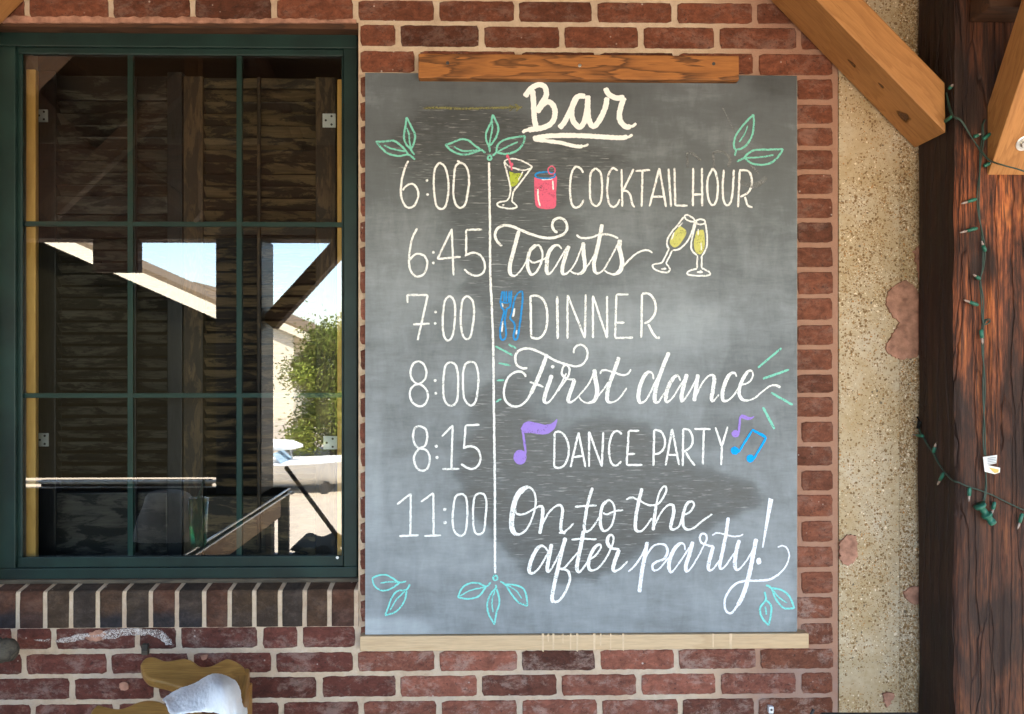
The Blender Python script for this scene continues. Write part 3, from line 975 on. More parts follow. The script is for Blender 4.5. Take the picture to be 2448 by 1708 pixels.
shutter((84, 133, 399, 435), 'dark louvred shutter behind the left panes, with white hinges', YS, (M['stile_dark'], M['stile_dark'], M['shutter_dark'], M['shutter_dark']), 172,
        [(182, 240), (470, 512), (1178, 1340)], [(240, 470, 28.5), (512, 1178, 28.5)], 322, [(87, 114, 262, 292), (89, 116, 1036, 1068)])
shutter((438, 485, 754, 802), 'worn brown louvred shutter with a tilt rod behind the right panes', YS + 0.004, (M['stile_brown'], M['stile_brown'], M['shutter'], M['shutter']), 182,
        [(185, 210), (528, 562), (1188, 1340)], [(210, 528, 29), (562, 1188, 29)], 619, [(771, 803, 272, 305), (773, 806, 1043, 1075)])

# ------------------------------------------------------------------ chalkboard
YB = -0.022
bx0, bx1 = P(873, 840, YB).x, P(1905, 840, YB).x
bz0, bz1 = P(1390, 1514, YB).z, P(1390, 178, YB).z
board = thing('chalkboard', 'large dusty chalkboard with a handwritten party schedule on the brick wall', 'chalkboard', ((bx0 + bx1) / 2, YB, bz0))

def sdf_poly(PXg, PYg, poly):
    """signed distance (photo pixels) to a closed outline: negative inside"""
    d = np.full(PXg.shape, 1e9)
    inside = np.zeros(PXg.shape, bool)
    n = len(poly)
    for i in range(n):
        (x0, y0), (x1, y1) = poly[i], poly[(i + 1) % n]
        ex, ey = x1 - x0, y1 - y0
        t = np.clip(((PXg - x0) * ex + (PYg - y0) * ey) / (ex * ex + ey * ey + 1e-9), 0, 1)
        d = np.minimum(d, np.hypot(PXg - x0 - t * ex, PYg - y0 - t * ey))
        c = ((y0 > PYg) != (y1 > PYg)) & (PXg < ex * (PYg - y0) / (ey + 1e-9) + x0)
        inside ^= c
    return np.where(inside, -d, d)

def vnoise(shape, cell, rng, octaves=4, stretch=(1, 1)):
    """smooth value noise on a grid"""
    out = np.zeros(shape)
    amp, tot = 1.0, 0.0
    for o in range(octaves):
        c = cell / 2 ** o
        ny, nx = int(shape[0] / (c * stretch[1])) + 3, int(shape[1] / (c * stretch[0])) + 3
        g_ = rng.random((ny, nx))
        yy = np.arange(shape[0]) / (c * stretch[1]); xx = np.arange(shape[1]) / (c * stretch[0])
        yi, xi = yy.astype(int), xx.astype(int)
        fy, fx = yy - yi, xx - xi
        fy, fx = fy * fy * (3 - 2 * fy), fx * fx * (3 - 2 * fx)
        a = g_[np.ix_(yi, xi)]; b = g_[np.ix_(yi, xi + 1)]; c_ = g_[np.ix_(yi + 1, xi)]; d_ = g_[np.ix_(yi + 1, xi + 1)]
        v = (a * (1 - fx) + b * fx) * (1 - fy)[:, None] + (c_ * (1 - fx) + d_ * fx) * fy[:, None]
        out += amp * (v - 0.5); tot += amp
        amp *= 0.55
    return out / tot

NX, NZ = 260, 336
gx = np.linspace(873, 1905, NX); gy = np.linspace(178, 1514, NZ)
PXg, PYg = np.meshgrid(gx, gy)
rng = np.random.default_rng(5)
nA = vnoise((NZ, NX), 60, rng, 5)
nB = vnoise((NZ, NX), 26, rng, 4, (2.2, 0.7))
nC = vnoise((NZ, NX), 14, rng, 3, (2.5, 0.5))
dx2 = [(a * 1.0662, b * 1.0662) for a, b in [(935, 235), (1010, 250), (1090, 250), (1160, 262), (1290, 300), (1400, 335), (1420, 375), (1330, 400), (1290, 430), (1270, 470), (1310, 500), (1270, 540), (1200, 560), (1190, 640), (1200, 690), (1180, 740), (1110, 770), (1080, 700), (1030, 650), (1040, 600), (1010, 500), (1000, 470), (1020, 420), (960, 400), (880, 370), (890, 310)]]
dx3 = [(a * 1.0662, b * 1.0662) for a, b in [(1045, 890), (1090, 850), (1170, 850), (1170, 900), (1190, 940), (1250, 965), (1330, 955), (1440, 965), (1480, 1010), (1560, 1050), (1680, 1090), (1690, 1130), (1580, 1185), (1480, 1190), (1400, 1250), (1330, 1300), (1260, 1300), (1180, 1280), (1120, 1230), (1080, 1170), (1060, 1110), (1030, 1060), (1050, 1010), (1090, 960), (1060, 930)]]
warp = nA * 55 + nB * 45
def patch(poly, soft): return 1 / (1 + np.exp((sdf_poly(PXg, PYg, poly) + warp) / soft))
wash = np.maximum(patch(dx2, 6), patch(dx3, 6))
light = 0.47 + 0.16 * np.clip((PYg - 300) / 900, 0, 1)  # paler lower down: dust, with some sky sheen put into its colour
dust = light + nA * 0.17 + nB * 0.12
dust = dust * (1 - wash) + wash * (0.30 + nA * 0.08 + nB * 0.18)
# rubbed swipes: pale by NNER, sweep at the upper right, unrubbed dark corner
def swipe(cx, cy, rx, ry, rot, amt, soft=0.35):
    c, s_ = math.cos(rot), math.sin(rot)
    u = ((PXg - cx) * c + (PYg - cy) * s_) / rx; v = (-(PXg - cx) * s_ + (PYg - cy) * c) / ry
    r_ = np.sqrt(u * u + v * v) + nA * 0.8 + nC * 0.4
    return 0.75 * amt / (1 + np.exp((r_ - 1) / (soft * 0.35)))
dust += swipe(1560, 760, 210, 90, -0.25, 0.13) + swipe(1640, 800, 110, 60, -0.3, 0.08) + swipe(960, 640, 80, 200, 0.1, 0.08)
dust += swipe(1640, 215, 120, 26, 0.05, 0.10) + swipe(1690, 300, 130, 40, 0.5, 0.07) - swipe(1870, 190, 70, 32, 0.15, 0.20)
dust += swipe(905, 1500, 120, 26, 0, 0.20) + swipe(890, 1250, 24, 330, 0, 0.10) + swipe(1850, 1420, 50, 80, -0.2, 0.08)
dust += swipe(1000, 1270, 130, 110, 0.3, 0.07) + swipe(1500, 1430, 260, 50, 0.0, 0.05)
dust -= swipe(1230, 205, 330, 26, 0.02, 0.10)
dust += nC * 0.05
# reflected post edge put into the dust colour: darker beyond a slant near DINNER
edge = 1 / (1 + np.exp(-((PXg - 1690) + (PYg - 960) * 0.42) / 3.0))
dust -= 0.07 * edge * np.clip((PYg - 770) / 60, 0, 1) * np.clip((1090 - PYg) / 60, 0, 1)
dust = np.clip(dust, 0.02, 1)
vs, fs, dc = [], [], []
for j in range(NZ):
    z = bz1 + (bz0 - bz1) * j / (NZ - 1)
    for i in range(NX):
        x = bx0 + (bx1 - bx0) * i / (NX - 1)
        vs.append((x, YB, z))
        dc += [float(dust[j, i]), float(wash[j, i]), 0.0, 1.0]
for j in range(NZ - 1):
    for i in range(NX - 1):
        a = j * NX + i
        fs.append((a, a + NX, a + NX + 1, a + 1))
b = len(vs)
for (x, z) in ((bx0, bz0), (bx1, bz0), (bx1, bz1), (bx0, bz1)):
    vs += [(x, YB + 0.0, z), (x, -0.004, z)]
    dc += [0.35, 0, 0, 1] * 2
for k in range(4):
    k2 = (k + 1) % 4
    fs.append((b + 2 * k, b + 2 * k + 1, b + 2 * k2 + 1, b + 2 * k2))
sl = mesh('slate', vs, fs, M['board'], board)
ca = sl.data.color_attributes.new('dust', 'FLOAT_COLOR', 'POINT')
ca.data.foreach_set('color', dc)
M['ply'] = m_plain('raw_board_edge', (0.33, 0.30, 0.25), 0.9, 0.4, 60, 0.3)
box('edge_strip', bx1, bx1 + 0.0012, YB + 0.001, -0.005, bz0, bz1 - 0.01, M['ply'], board, 0)

# chalk work --------------------------------------------------------------
CROP = {'A': (860, 150, 4.578), 'B': (1340, 150, 3.9586), 'C': (860, 480, 4.578), 'D': (1340, 480, 3.9586), 'E': (860, 810, 4.578),
        'F': (1340, 810, 3.9586), 'G': (860, 1140, 3.64), 'H': (1340, 1140, 3.6417), 'N': (0, 0, 1)}
lay = [0]
def nat(crop, s):
    ox, oy, k = CROP[crop]
    return [(ox + float(a) / k, oy + float(b_) / k) for a, b_ in (p.split(',') for p in s.split())]

class Chalk:
    """strokes of one drawing, laid as thin ribbons of chalk on the board"""
    def __init__(s): s.v, s.f = [], []
    def put(s, px, py):
        q = P(px, py, YB)
        lay[0] += 1
        return (q.x, YB - 0.00035 - (lay[0] % 4000) * 2.5e-7, q.z)
    def stroke(s, pts, mode, w, thin=None):
        if mode == 'l':
            path, sharp = [], []
            for a, b_ in zip(pts[:-1], pts[1:]):
                s.ribbon(catmull([a, b_], 4), w, None)
            return
        s.ribbon(catmull(pts, 3.2), w, thin)
    def ribbon(s, path, w, thin):
        n = len(path)
        base = len(s.v)
        ws = []
        for i in range(n):
            t = path[min(i + 1, n - 1)] - path[max(i - 1, 0)]
            L = np.linalg.norm(t) + 1e-6
            dn = t[1] / L
            if thin is None: ww = w
            else:
                q = min(1, max(0, (dn + 0.05) / 0.75))
                ww = thin + (w - thin) * q * q * (3 - 2 * q)
            ws.append(ww)
        ws = np.convolve(np.pad(ws, 3, 'edge'), np.ones(7) / 7, 'valid')
        for i in range(n):
            t = path[min(i + 1, n - 1)] - path[max(i - 1, 0)]
            L = np.linalg.norm(t) + 1e-6
            nx_, ny_ = -t[1] / L, t[0] / L
            ww = ws[i] / 2
            end = min(i, n - 1 - i)
            if end == 0: ww *= 0.62
            j1, j2 = random.uniform(-0.55, 0.55), random.uniform(-0.55, 0.55)
            x, y = path[i]
            s.v.append(s.put(x + nx_ * (ww + j1), y + ny_ * (ww + j1)))
            s.v.append(s.put(x - nx_ * (ww + j2), y - ny_ * (ww + j2)))
        for i in range(n - 1):
            a = base + 2 * i
            s.f.append((a, a + 1, a + 3, a + 2))
    def fill(s, pts, smooth=True):
        pth = catmull(pts + [pts[0]], 4)[:-1] if smooth else [np.array(p) for p in pts]
        base = len(s.v)
        lay[0] += 50
        for x, y in pth:
            q = P(x + random.uniform(-.5, .5), y + random.uniform(-.5, .5), YB)
            s.v.append((q.x, YB - 0.0003 - (lay[0] % 4000) * 2.5e-7, q.z))
        s.f.append(tuple(range(base, base + len(pth))))
    def dot(s, c, rx, ry=None):
        ry = ry or rx
        s.fill([(c[0] + rx * math.cos(a), c[1] + ry * math.sin(a)) for a in np.linspace(0, 2 * math.pi, 10)[:-1]])
    def ring(s, c, rx, ry, w):
        s.ribbon([np.array((c[0] + rx * math.cos(a), c[1] + ry * math.sin(a))) for a in np.linspace(0, 2 * math.pi, 30)], w, None)
    def build(s, name, col, parent, label=None):
        bm = bmesh.new()
        vs_ = [bm.verts.new(v) for v in s.v]
        for f in s.f:
            fc = bm.faces.new([vs_[i] for i in f])
            fc.normal_update()
            if fc.normal.y > 0: fc.normal_flip()
        o = from_bm(name, bm, CH[col], parent)
        if label: o['label'] = label
        return o

def draw(name, label, layers, parent=board):
    """layers: list of (colour, [(crop, mode, width, points, thin)])"""
    root = None
    for col, items in layers:
        c = Chalk()
        for it in items:
            crop, mode, w, s = it[:4]
            pts = nat(crop, s)
            if mode == 'f': c.fill(pts)
            elif mode == 'F': c.fill(pts, False)
            elif mode == 'd':
                for p in pts: c.dot(p, w, it[4] if len(it) > 4 else None)
            elif mode == 'o':
                c.ring(pts[0], it[4], it[5], w)
            elif mode == 'k': c.stroke(pts, 's', w, it[4] if len(it) > 4 else 4.0)
            else: c.stroke(pts, mode, w)
        o = c.build(name if root is None else name.split('_')[0] + '_accent', col, parent if root is None else root, label if root is None else None)
        if root is None: root = o
    return root

KW, KT = 9.2, 3.9      # script: downstroke and upstroke widths
LW = 5.0                # plain capitals and digits
draw('title_lettering', 'bold white word Bar with a double underline', [('o', [('A', 's', 6, '700,500 900,496 1100,505 1340,500 1600,494 1780,490'), ('A', 'l', 4, '1630,462 1690,494 1640,532'), ('A', 'l', 4, '1695,452 1750,490 1712,534')]),
    ('W', [('A', 's', 13, '1892,300 1900,400 1905,520 1912,620 1930,712'),
           ('A', 's', 13, '1808,375 1850,312 1905,265 1965,243 2020,262 2042,315 2035,375 1995,440 1962,495 1940,550'),
           ('A', 's', 13, '1945,545 1990,475 2050,430 2105,455 2135,520 2130,600 2090,670 2010,712 1920,728 1840,738'), ('A', 's', 8, '1850,736 1810,745 1780,768'),
           ('B', 's', 13, '155,328 120,400 80,480 40,560 8,600 -12,622'),
           ('B', 's', 13, '235,322 180,318 140,345 112,420 106,500 130,570 180,612 222,565 248,460 258,350'),
           ('B', 's', 13, '258,312 258,450 268,540 298,600 335,592 385,515 425,420 440,330'),
           ('B', 's', 13, '425,240 445,285 480,318 535,338 605,328'), ('B', 's', 13, '602,330 572,415 556,500 572,565 620,608 665,605'), ('B', 's', 7, '655,608 690,598 715,575'),
           ('N', 's', 11.5, '1274,332 1300,327 1340,324.5 1390,325 1441,328 1482,330 1500,328'), ('N', 's', 6.5, '1496,329 1505,327 1512,322'),
           ('N', 's', 9, '1276,334 1310,338 1340,342 1360,347 1380,351 1393,350'), ('N', 's', 5, '1390,350.5 1400,349 1407,345.5')])])

def leafset(label, col, leaves, ring=None):
    it = []
    for crop, lst in leaves:
        for w, s in lst: it.append((crop, 's', w, s))
    if ring: it.append(ring)
    draw('leaf_drawing', label, [(col, it)])
w_ = 4.6
leafset('mint chalk leaf pair in the upper left corner of the board', 'g', [('A', [(w_, '515,600 500,700 486,780 490,850 520,910 560,950'), (w_, '515,600 562,700 602,780 602,850 578,920 560,950 598,1010'), (3.8, '515,715 540,790 545,860 556,930'),
    (w_, '175,868 280,865 370,858 440,900 500,960 530,1005'), (w_, '185,870 240,940 320,1000 430,1025 530,1008 605,1062'), (3.8, '265,905 340,940 420,960 505,972')])])
leafset('three mint chalk leaves above the dividing line', 'g', [('A', [(w_, '1455,570 1440,650 1400,730 1380,800 1390,870 1415,920 1425,985'), (w_, '1455,570 1490,640 1516,720 1500,800 1460,870 1420,912'), (3.6, '1450,640 1450,730 1432,820 1420,900'),
    (w_, '935,900 1010,880 1090,845 1180,848 1260,910 1330,955 1375,990'), (w_, '935,900 1000,960 1080,1000 1160,1008 1250,985 1330,955'), (3.6, '1030,920 1090,955 1150,970 1230,965 1310,955'),
    (w_, '1810,805 1700,820 1600,840 1530,880 1500,930 1495,980 1455,1022'), (w_, '1810,805 1790,880 1740,950 1660,990 1580,1000 1500,985'), (3.6, '1730,870 1640,910 1560,950 1510,980')])],
    ('A', 'o', 4.6, '1422,1042', 4.4, 5.2))
leafset('mint chalk leaf pair in the upper right corner of the board', 'g', [('B', [(w_, '1825,492 1740,580 1665,680 1640,760 1645,810 1660,830 1648,882'), (w_, '1825,492 1828,600 1808,700 1760,780 1710,815 1660,828'), (3.2, '1770,598 1740,680 1690,752'),
    (w_, '2105,820 1980,825 1840,830 1770,865 1735,905 1668,938'), (w_, '2105,820 2060,890 1990,950 1900,968 1810,955 1740,905'), (3.8, '2015,875 1940,890 1830,900 1740,905')])])
leafset('aqua chalk leaf pair in the lower left corner of the board', 't', [('G', [(3.8, '108,885 160,860 230,855 290,885 345,920 405,910'), (3.8, '108,885 130,950 190,990 260,980 345,925'), (3, '180,925 260,915 345,920'),
    (3.8, '222,1208 250,1130 280,1050 330,995 405,985 437,935'), (3.8, '222,1208 320,1170 385,1090 410,995'), (3, '265,1160 320,1070 400,990')])])
leafset('three aqua chalk leaves below the dividing line', 't', [('G', [(4, '853,1050 890,970 950,930 1030,925 1100,955 1140,918'), (4, '853,1050 950,1062 1040,1035 1100,955'), (3, '870,1040 960,990 1090,960'),
    (4, '1172,1285 1120,1190 1110,1100 1140,1020 1185,965 1183,940'), (4, '1172,1285 1190,1180 1215,1100 1205,1020 1185,970'), (3, '1160,1180 1150,1090 1175,990'),
    (4, '1458,1125 1380,1090 1320,1020 1265,938 1222,910'), (4, '1458,1125 1450,1040 1420,970 1340,940 1265,936'), (3, '1410,1060 1360,990 1280,940')])],
    ('G', 'o', 4.2, '1180,880', 5.2, 5.6))
leafset('aqua chalk leaf pair in the lower right corner of the board', 't', [('H', [(4.4, '2035,1145 1940,1140 1870,1060 1835,972 1788,942'), (4.4, '2035,1145 1990,1040 1920,985 1835,970'), (3, '1970,1098 1900,1050 1850,990'),
    (4.6, '1810,1295 1750,1220 1738,1140 1785,1070 1775,1000'), (4.6, '1810,1295 1830,1200 1830,1120 1785,1070'), (4, '1790,1200 1782,1130')])])

draw('dividing_line', None, [('w', [('N', 's', 5.4, '1169,389 1170.5,480 1171.5,560 1172,655 1176,740 1179,830 1180,919 1181.5,1040 1183,1160 1183,1260 1183.6,1371')])])

draw('time_lettering', 'chalk time 6:00', [('w', [('A', 's', LW, '530,1075 490,1170 460,1290 450,1400 460,1490 500,1570 550,1590 600,1560 640,1470 635,1400 600,1340 550,1330 500,1360 470,1400'), ('A', 'd', 3.2, '737,1292 742,1445'),
    ('A', 's', LW, '870,1095 822,1170 810,1300 817,1440 838,1560 880,1602 930,1585 962,1480 972,1350 958,1220 922,1130 870,1095'), ('A', 's', LW, '1065,1075 1090,1095 1045,1150 1030,1290 1024,1430 1048,1545 1095,1590 1150,1560 1180,1440 1197,1300 1182,1180 1140,1112 1085,1095')])])
draw('time_lettering', 'chalk time 6:45', [('w', [('C', 's', LW, '628,305 580,400 552,520 540,640 548,740 590,815 645,830 705,800 736,720 735,650 700,602 640,582 590,600 545,650'), ('C', 'd', 3.2, '807,567 806,683'),
    ('C', 'l', LW, '1010,310 850,640 1105,615'), ('C', 'l', LW, '1008,310 1026,820'), ('C', 'l', LW, '1340,318 1165,320 1165,605'), ('C', 's', LW, '1150,605 1230,572 1310,592 1360,660 1370,740 1340,800 1270,822 1200,800 1145,750')])])
draw('time_lettering', 'chalk time 7:00', [('w', [('C', 'l', LW, '527,1120 517,1032 745,1035 634,1528'), ('C', 'l', LW, '585,1355 765,1347'), ('C', 'd', 3.2, '830,1220 826,1345'),
    ('C', 's', LW, '985,1040 937,1090 914,1210 908,1350 922,1480 965,1533 1010,1490 1035,1370 1045,1200 1030,1090 985,1040'), ('C', 's', LW, '1175,1042 1127,1090 1107,1220 1107,1360 1127,1470 1165,1518 1210,1490 1235,1380 1252,1210 1230,1090 1175,1042')])])
draw('time_lettering', 'chalk time 8:00', [('w', [('E', 's', LW, '650,245 590,270 557,350 567,430 610,485 680,510 735,570 745,650 710,720 655,740 590,710 553,640 555,560 600,510 660,490 715,440 730,360 700,280 650,245'), ('E', 'd', 3.6, '825,458 833,598'),
    ('E', 's', LW, '995,255 942,290 920,400 914,560 932,680 990,735 1055,700 1075,580 1075,400 1050,290 995,255'), ('E', 's', LW, '1215,250 1157,280 1132,380 1132,540 1147,660 1210,732 1265,690 1290,570 1298,400 1270,280 1215,250')])])
draw('time_lettering', 'chalk time 8:15', [('w', [('E', 's', LW, '655,955 602,980 585,1060 597,1140 640,1195 720,1215 760,1270 765,1350 740,1420 690,1445 630,1420 597,1340 602,1270 650,1205 715,1170 740,1080 720,990 655,955'), ('E', 'd', 3.8, '838,1178 847,1300'),
    ('E', 'l', LW, '900,1070 1018,948 1002,1420'), ('E', 'l', LW, '905,1428 1090,1425'), ('E', 'l', LW, '1310,942 1160,950 1140,1200'), ('E', 's', LW, '1130,1200 1210,1177 1290,1212 1322,1300 1300,1380 1240,1425 1180,1415 1110,1372')])])
draw('time_lettering', 'chalk time 11:00', [('w', [('G', 'l', LW, '325,240 445,147 440,510'), ('G', 'l', LW, '345,516 512,508'), ('G', 'l', LW, '533,218 640,142 643,510'), ('G', 'l', LW, '562,515 708,510'), ('G', 'd', 4, '740,285 742,400'),
    ('G', 's', LW, '890,147 837,170 817,260 808,370 822,470 870,513 915,490 933,390 936,270 924,180 890,147'), ('G', 's', LW, '1045,142 1002,170 987,270 987,390 1002,480 1040,500 1080,470 1095,350 1103,230 1084,157 1045,142')])])

draw('event_lettering', 'white chalk capitals COCKTAIL HOUR', [('w', [('B', 's', LW, '215,1045 185,1000 140,990 107,1040 92,1130 90,1240 107,1340 140,1373 185,1358 220,1300'), ('B', 's', LW, '330,1000 287,1050 277,1180 287,1310 335,1360 380,1310 393,1180 380,1050 330,1000'),
    ('B', 's', LW, '540,1025 500,1000 462,1040 445,1130 442,1240 462,1340 500,1368 535,1345 560,1295'), ('B', 'l', LW, '576,1010 585,1365'), ('B', 'l', LW, '692,1008 580,1235'), ('B', 's', LW, '580,1220 625,1215 660,1260 680,1340 702,1370'),
    ('B', 'l', LW, '710,1026 848,1018'), ('B', 'l', LW, '775,1028 768,1366'), ('B', 'l', LW, '842,1362 935,1000 998,1368'), ('B', 'l', LW, '862,1270 975,1270'), ('B', 'l', LW, '1022,1005 1045,1366'), ('B', 'l', LW, '1078,998 1086,1355 1202,1355'),
    ('B', 'l', LW, '1255,998 1252,1360'), ('B', 'l', LW, '1338,998 1340,1360'), ('B', 'l', LW, '1255,1250 1352,1248'), ('B', 's', LW, '1440,1000 1397,1090 1387,1190 1405,1310 1445,1350 1480,1290 1488,1150 1470,1050 1440,1000'),
    ('B', 's', LW, '1545,1015 1535,1150 1540,1290 1570,1350 1610,1320 1630,1200 1640,1015'), ('B', 'l', LW, '1695,1020 1680,1370'), ('B', 's', LW, '1690,1020 1770,1025 1805,1080 1808,1160 1775,1230 1700,1272'), ('B', 's', LW, '1745,1270 1765,1340 1785,1362 1816,1370')]),
    ('f', [('B', 's', 6, '1440,850 1455,1000'), ('B', 's', 7, '1440,850 1540,850 1605,920 1580,992'), ('B', 's', 6, '1790,950 1870,1050'), ('B', 's', 12, '1710,1135 1800,1162 1880,1148 1940,1085'), ('B', 's', 6, '1195,850 1205,1000'), ('B', 's', 7, '1195,850 1260,870 1330,930'), ('B', 's', 2.2, '1525,410 1600,560 1690,740')])])
draw('event_lettering', 'white chalk script word Toasts', [('w', [('C', 's', 6.4, '1555,500 1500,440 1482,370 1510,302 1590,272 1680,287 1760,322 1880,370 2000,404 2090,411 2190,388 2250,348 2270,280 2240,215 2180,190 2122,220 2108,280 2130,330 2165,350'),
    ('C', 'k', KW, '1742,330 1710,450 1670,600 1642,720 1650,800 1690,825 1750,780 1810,690 1850,610', KT), ('C', 'k', KW - 1, '1930,485 1870,540 1842,620 1837,720 1860,790 1890,812 1940,770 1985,680 2000,580 1970,500 1930,485', KT + 1), ('C', 's', KT + .6, '1850,650 1900,680 1970,660 2055,618'),
    ('C', 'k', KW, '2210,530 2170,490 2110,510 2062,590 2046,700 2050,790 2080,798 2130,740 2190,640 2270,505', KT), ('D', 'k', KW, '78,428 42,540 16,640 25,695 70,680 140,590 215,400', KT), ('D', 'k', KW, '215,395 218,500 230,600 222,660 180,693 130,688 85,660', KT),
    ('D', 's', KT, '228,650 275,590 330,500'), ('D', 'k', KW, '393,225 370,350 332,520 316,600 325,670 355,688 410,650 480,530 562,372', KT), ('D', 'k', KW + 1, '562,370 556,450 572,520 582,600 558,670 500,698 440,680 415,660', KT), ('D', 's', KT + .4, '575,645 650,560 720,500 790,470 840,475 870,495'),
    ('D', 's', 4.8, '150,325 200,355 290,350 360,325 440,320 500,335 545,360')])])
draw('event_lettering', 'white chalk capitals DINNER', [('w', [('C', 'l', LW + .6, '1868,1045 1876,1500'), ('C', 's', LW + .4, '1865,1045 1940,1042 2010,1090 2048,1200 2050,1340 2020,1450 1960,1508 1875,1500'), ('C', 'l', LW + 1, '2160,1045 2166,1515'),
    ('D', 'l', LW, '66,1308 66,895 230,1302 238,888'), ('D', 'l', LW, '306,1302 306,900 440,1302 440,903'), ('D', 'l', LW, '645,888 528,890 516,1300 685,1297'), ('D', 'l', LW, '522,1156 605,1155'), ('D', 'l', LW + .4, '770,885 763,1298'),
    ('D', 's', LW + .4, '770,880 840,885 893,960 895,1060 850,1130 790,1165'), ('D', 's', LW + .4, '830,1170 860,1230 890,1280 915,1300 940,1295')])])
draw('event_lettering', 'white chalk script words First dance', [('w', [('E', 's', 5.6, '1835,320 1780,325 1722,290 1702,220 1722,150 1790,112 1870,112 1950,140 2030,180 2120,230 2200,265 2289,290'), ('F', 's', 4.8, '70,247 150,263 210,240 250,180 250,110 215,65 165,62 130,95 125,140'),
    ('E', 'k', KW, '2050,170 2000,310 1930,480 1870,605', KT), ('E', 's', 5.4, '1872,600 1830,670 1760,730 1690,743 1622,710 1582,640 1582,540 1622,430 1690,372 1760,362 1805,390 1815,420'), ('E', 's', 5, '1860,475 1940,500 2010,530'),
    ('E', 'k', KW, '2102,398 2052,540 2022,640 2022,690 2060,700 2130,620 2210,480 2260,380', KT), ('E', 'd', 4.2, '2112,308'), ('F', 's', KT + 1, '-30,500 20,430 70,360 85,290 60,252 30,260 12,310 22,350 70,380 140,388'),
    ('F', 'k', KW, '135,390 102,480 76,560 77,600 120,590 200,510 270,420 322,300', KT), ('F', 'k', KW + 1, '320,290 328,380 345,470 340,540 310,593 250,608 200,585 175,550', KT), ('F', 's', KT, '340,560 400,490 455,410'),
    ('F', 'k', KW, '553,175 510,300 462,430 442,530 445,590 490,602 560,560 626,465', KT), ('F', 's', 4.6, '375,335 390,305 440,300 520,325 590,345 640,330 665,290'),
    ('F', 'k', KW, '880,385 870,330 830,316 790,360 752,450 737,540 750,603 800,590 850,510 900,400 960,290 1028,130', KT), ('F', 'k', KW, '1024,130 960,290 912,430 892,530 895,600 930,595 985,510', KT),
    ('F', 'k', KW, '1135,400 1110,350 1070,370 1022,450 997,540 1005,600 1060,560 1110,480 1200,338', KT), ('F', 'k', KW, '1195,335 1170,430 1147,530 1147,593 1190,550 1260,430 1302,340', KT), ('F', 'k', KW, '1300,338 1286,440 1264,592', KT),
    ('F', 'k', KW, '1270,570 1320,460 1380,370 1435,345 1455,380 1442,480 1427,570 1445,590 1500,530', KT), ('F', 'k', KW, '1665,360 1645,325 1600,340 1557,420 1532,510 1540,585 1590,580 1650,520 1692,450', KT),
    ('F', 'k', KW - 1, '1700,440 1770,420 1815,370 1815,315 1780,305 1732,370 1697,450 1692,530 1720,575 1775,585 1840,560 1900,510 1970,455 2030,440 2080,462', KT)])])
draw('event_lettering', 'white chalk capitals DANCE PARTY', [('w', [('F', 's', LW, '-58,888 -10,880 40,920 73,1000 75,1100 40,1190 -10,1223 -62,1215'), ('F', 'l', LW, '-57,890 -60,1215'), ('F', 'l', LW, '95,1216 170,888 236,1216'), ('F', 'l', LW, '125,1120 210,1110'),
    ('F', 'l', LW, '270,1213 270,880 390,1210 405,885'), ('F', 's', LW, '580,905 545,876 500,890 467,970 460,1080 482,1180 530,1200 575,1160'), ('F', 'l', LW, '745,872 645,872 625,1195 775,1195'), ('F', 'l', LW, '630,1095 705,1090'), ('F', 'l', LW, '886,863 879,1206'),
    ('F', 's', LW, '885,863 950,880 985,950 980,1030 940,1080 885,1095'), ('F', 'l', LW, '994,1200 1055,853 1122,1196'), ('F', 'l', LW, '1015,1100 1098,1100'), ('F', 'l', LW, '1160,853 1156,1206'), ('F', 's', LW, '1160,855 1215,865 1248,930 1240,1010 1165,1075'),
    ('F', 's', LW, '1185,1075 1230,1150 1272,1200'), ('F', 'l', LW, '1265,855 1420,856'), ('F', 'l', LW, '1356,858 1345,1192'), ('F', 'l', LW, '1465,838 1525,1020'), ('F', 'l', LW, '1581,833 1526,1020 1520,1197')])])
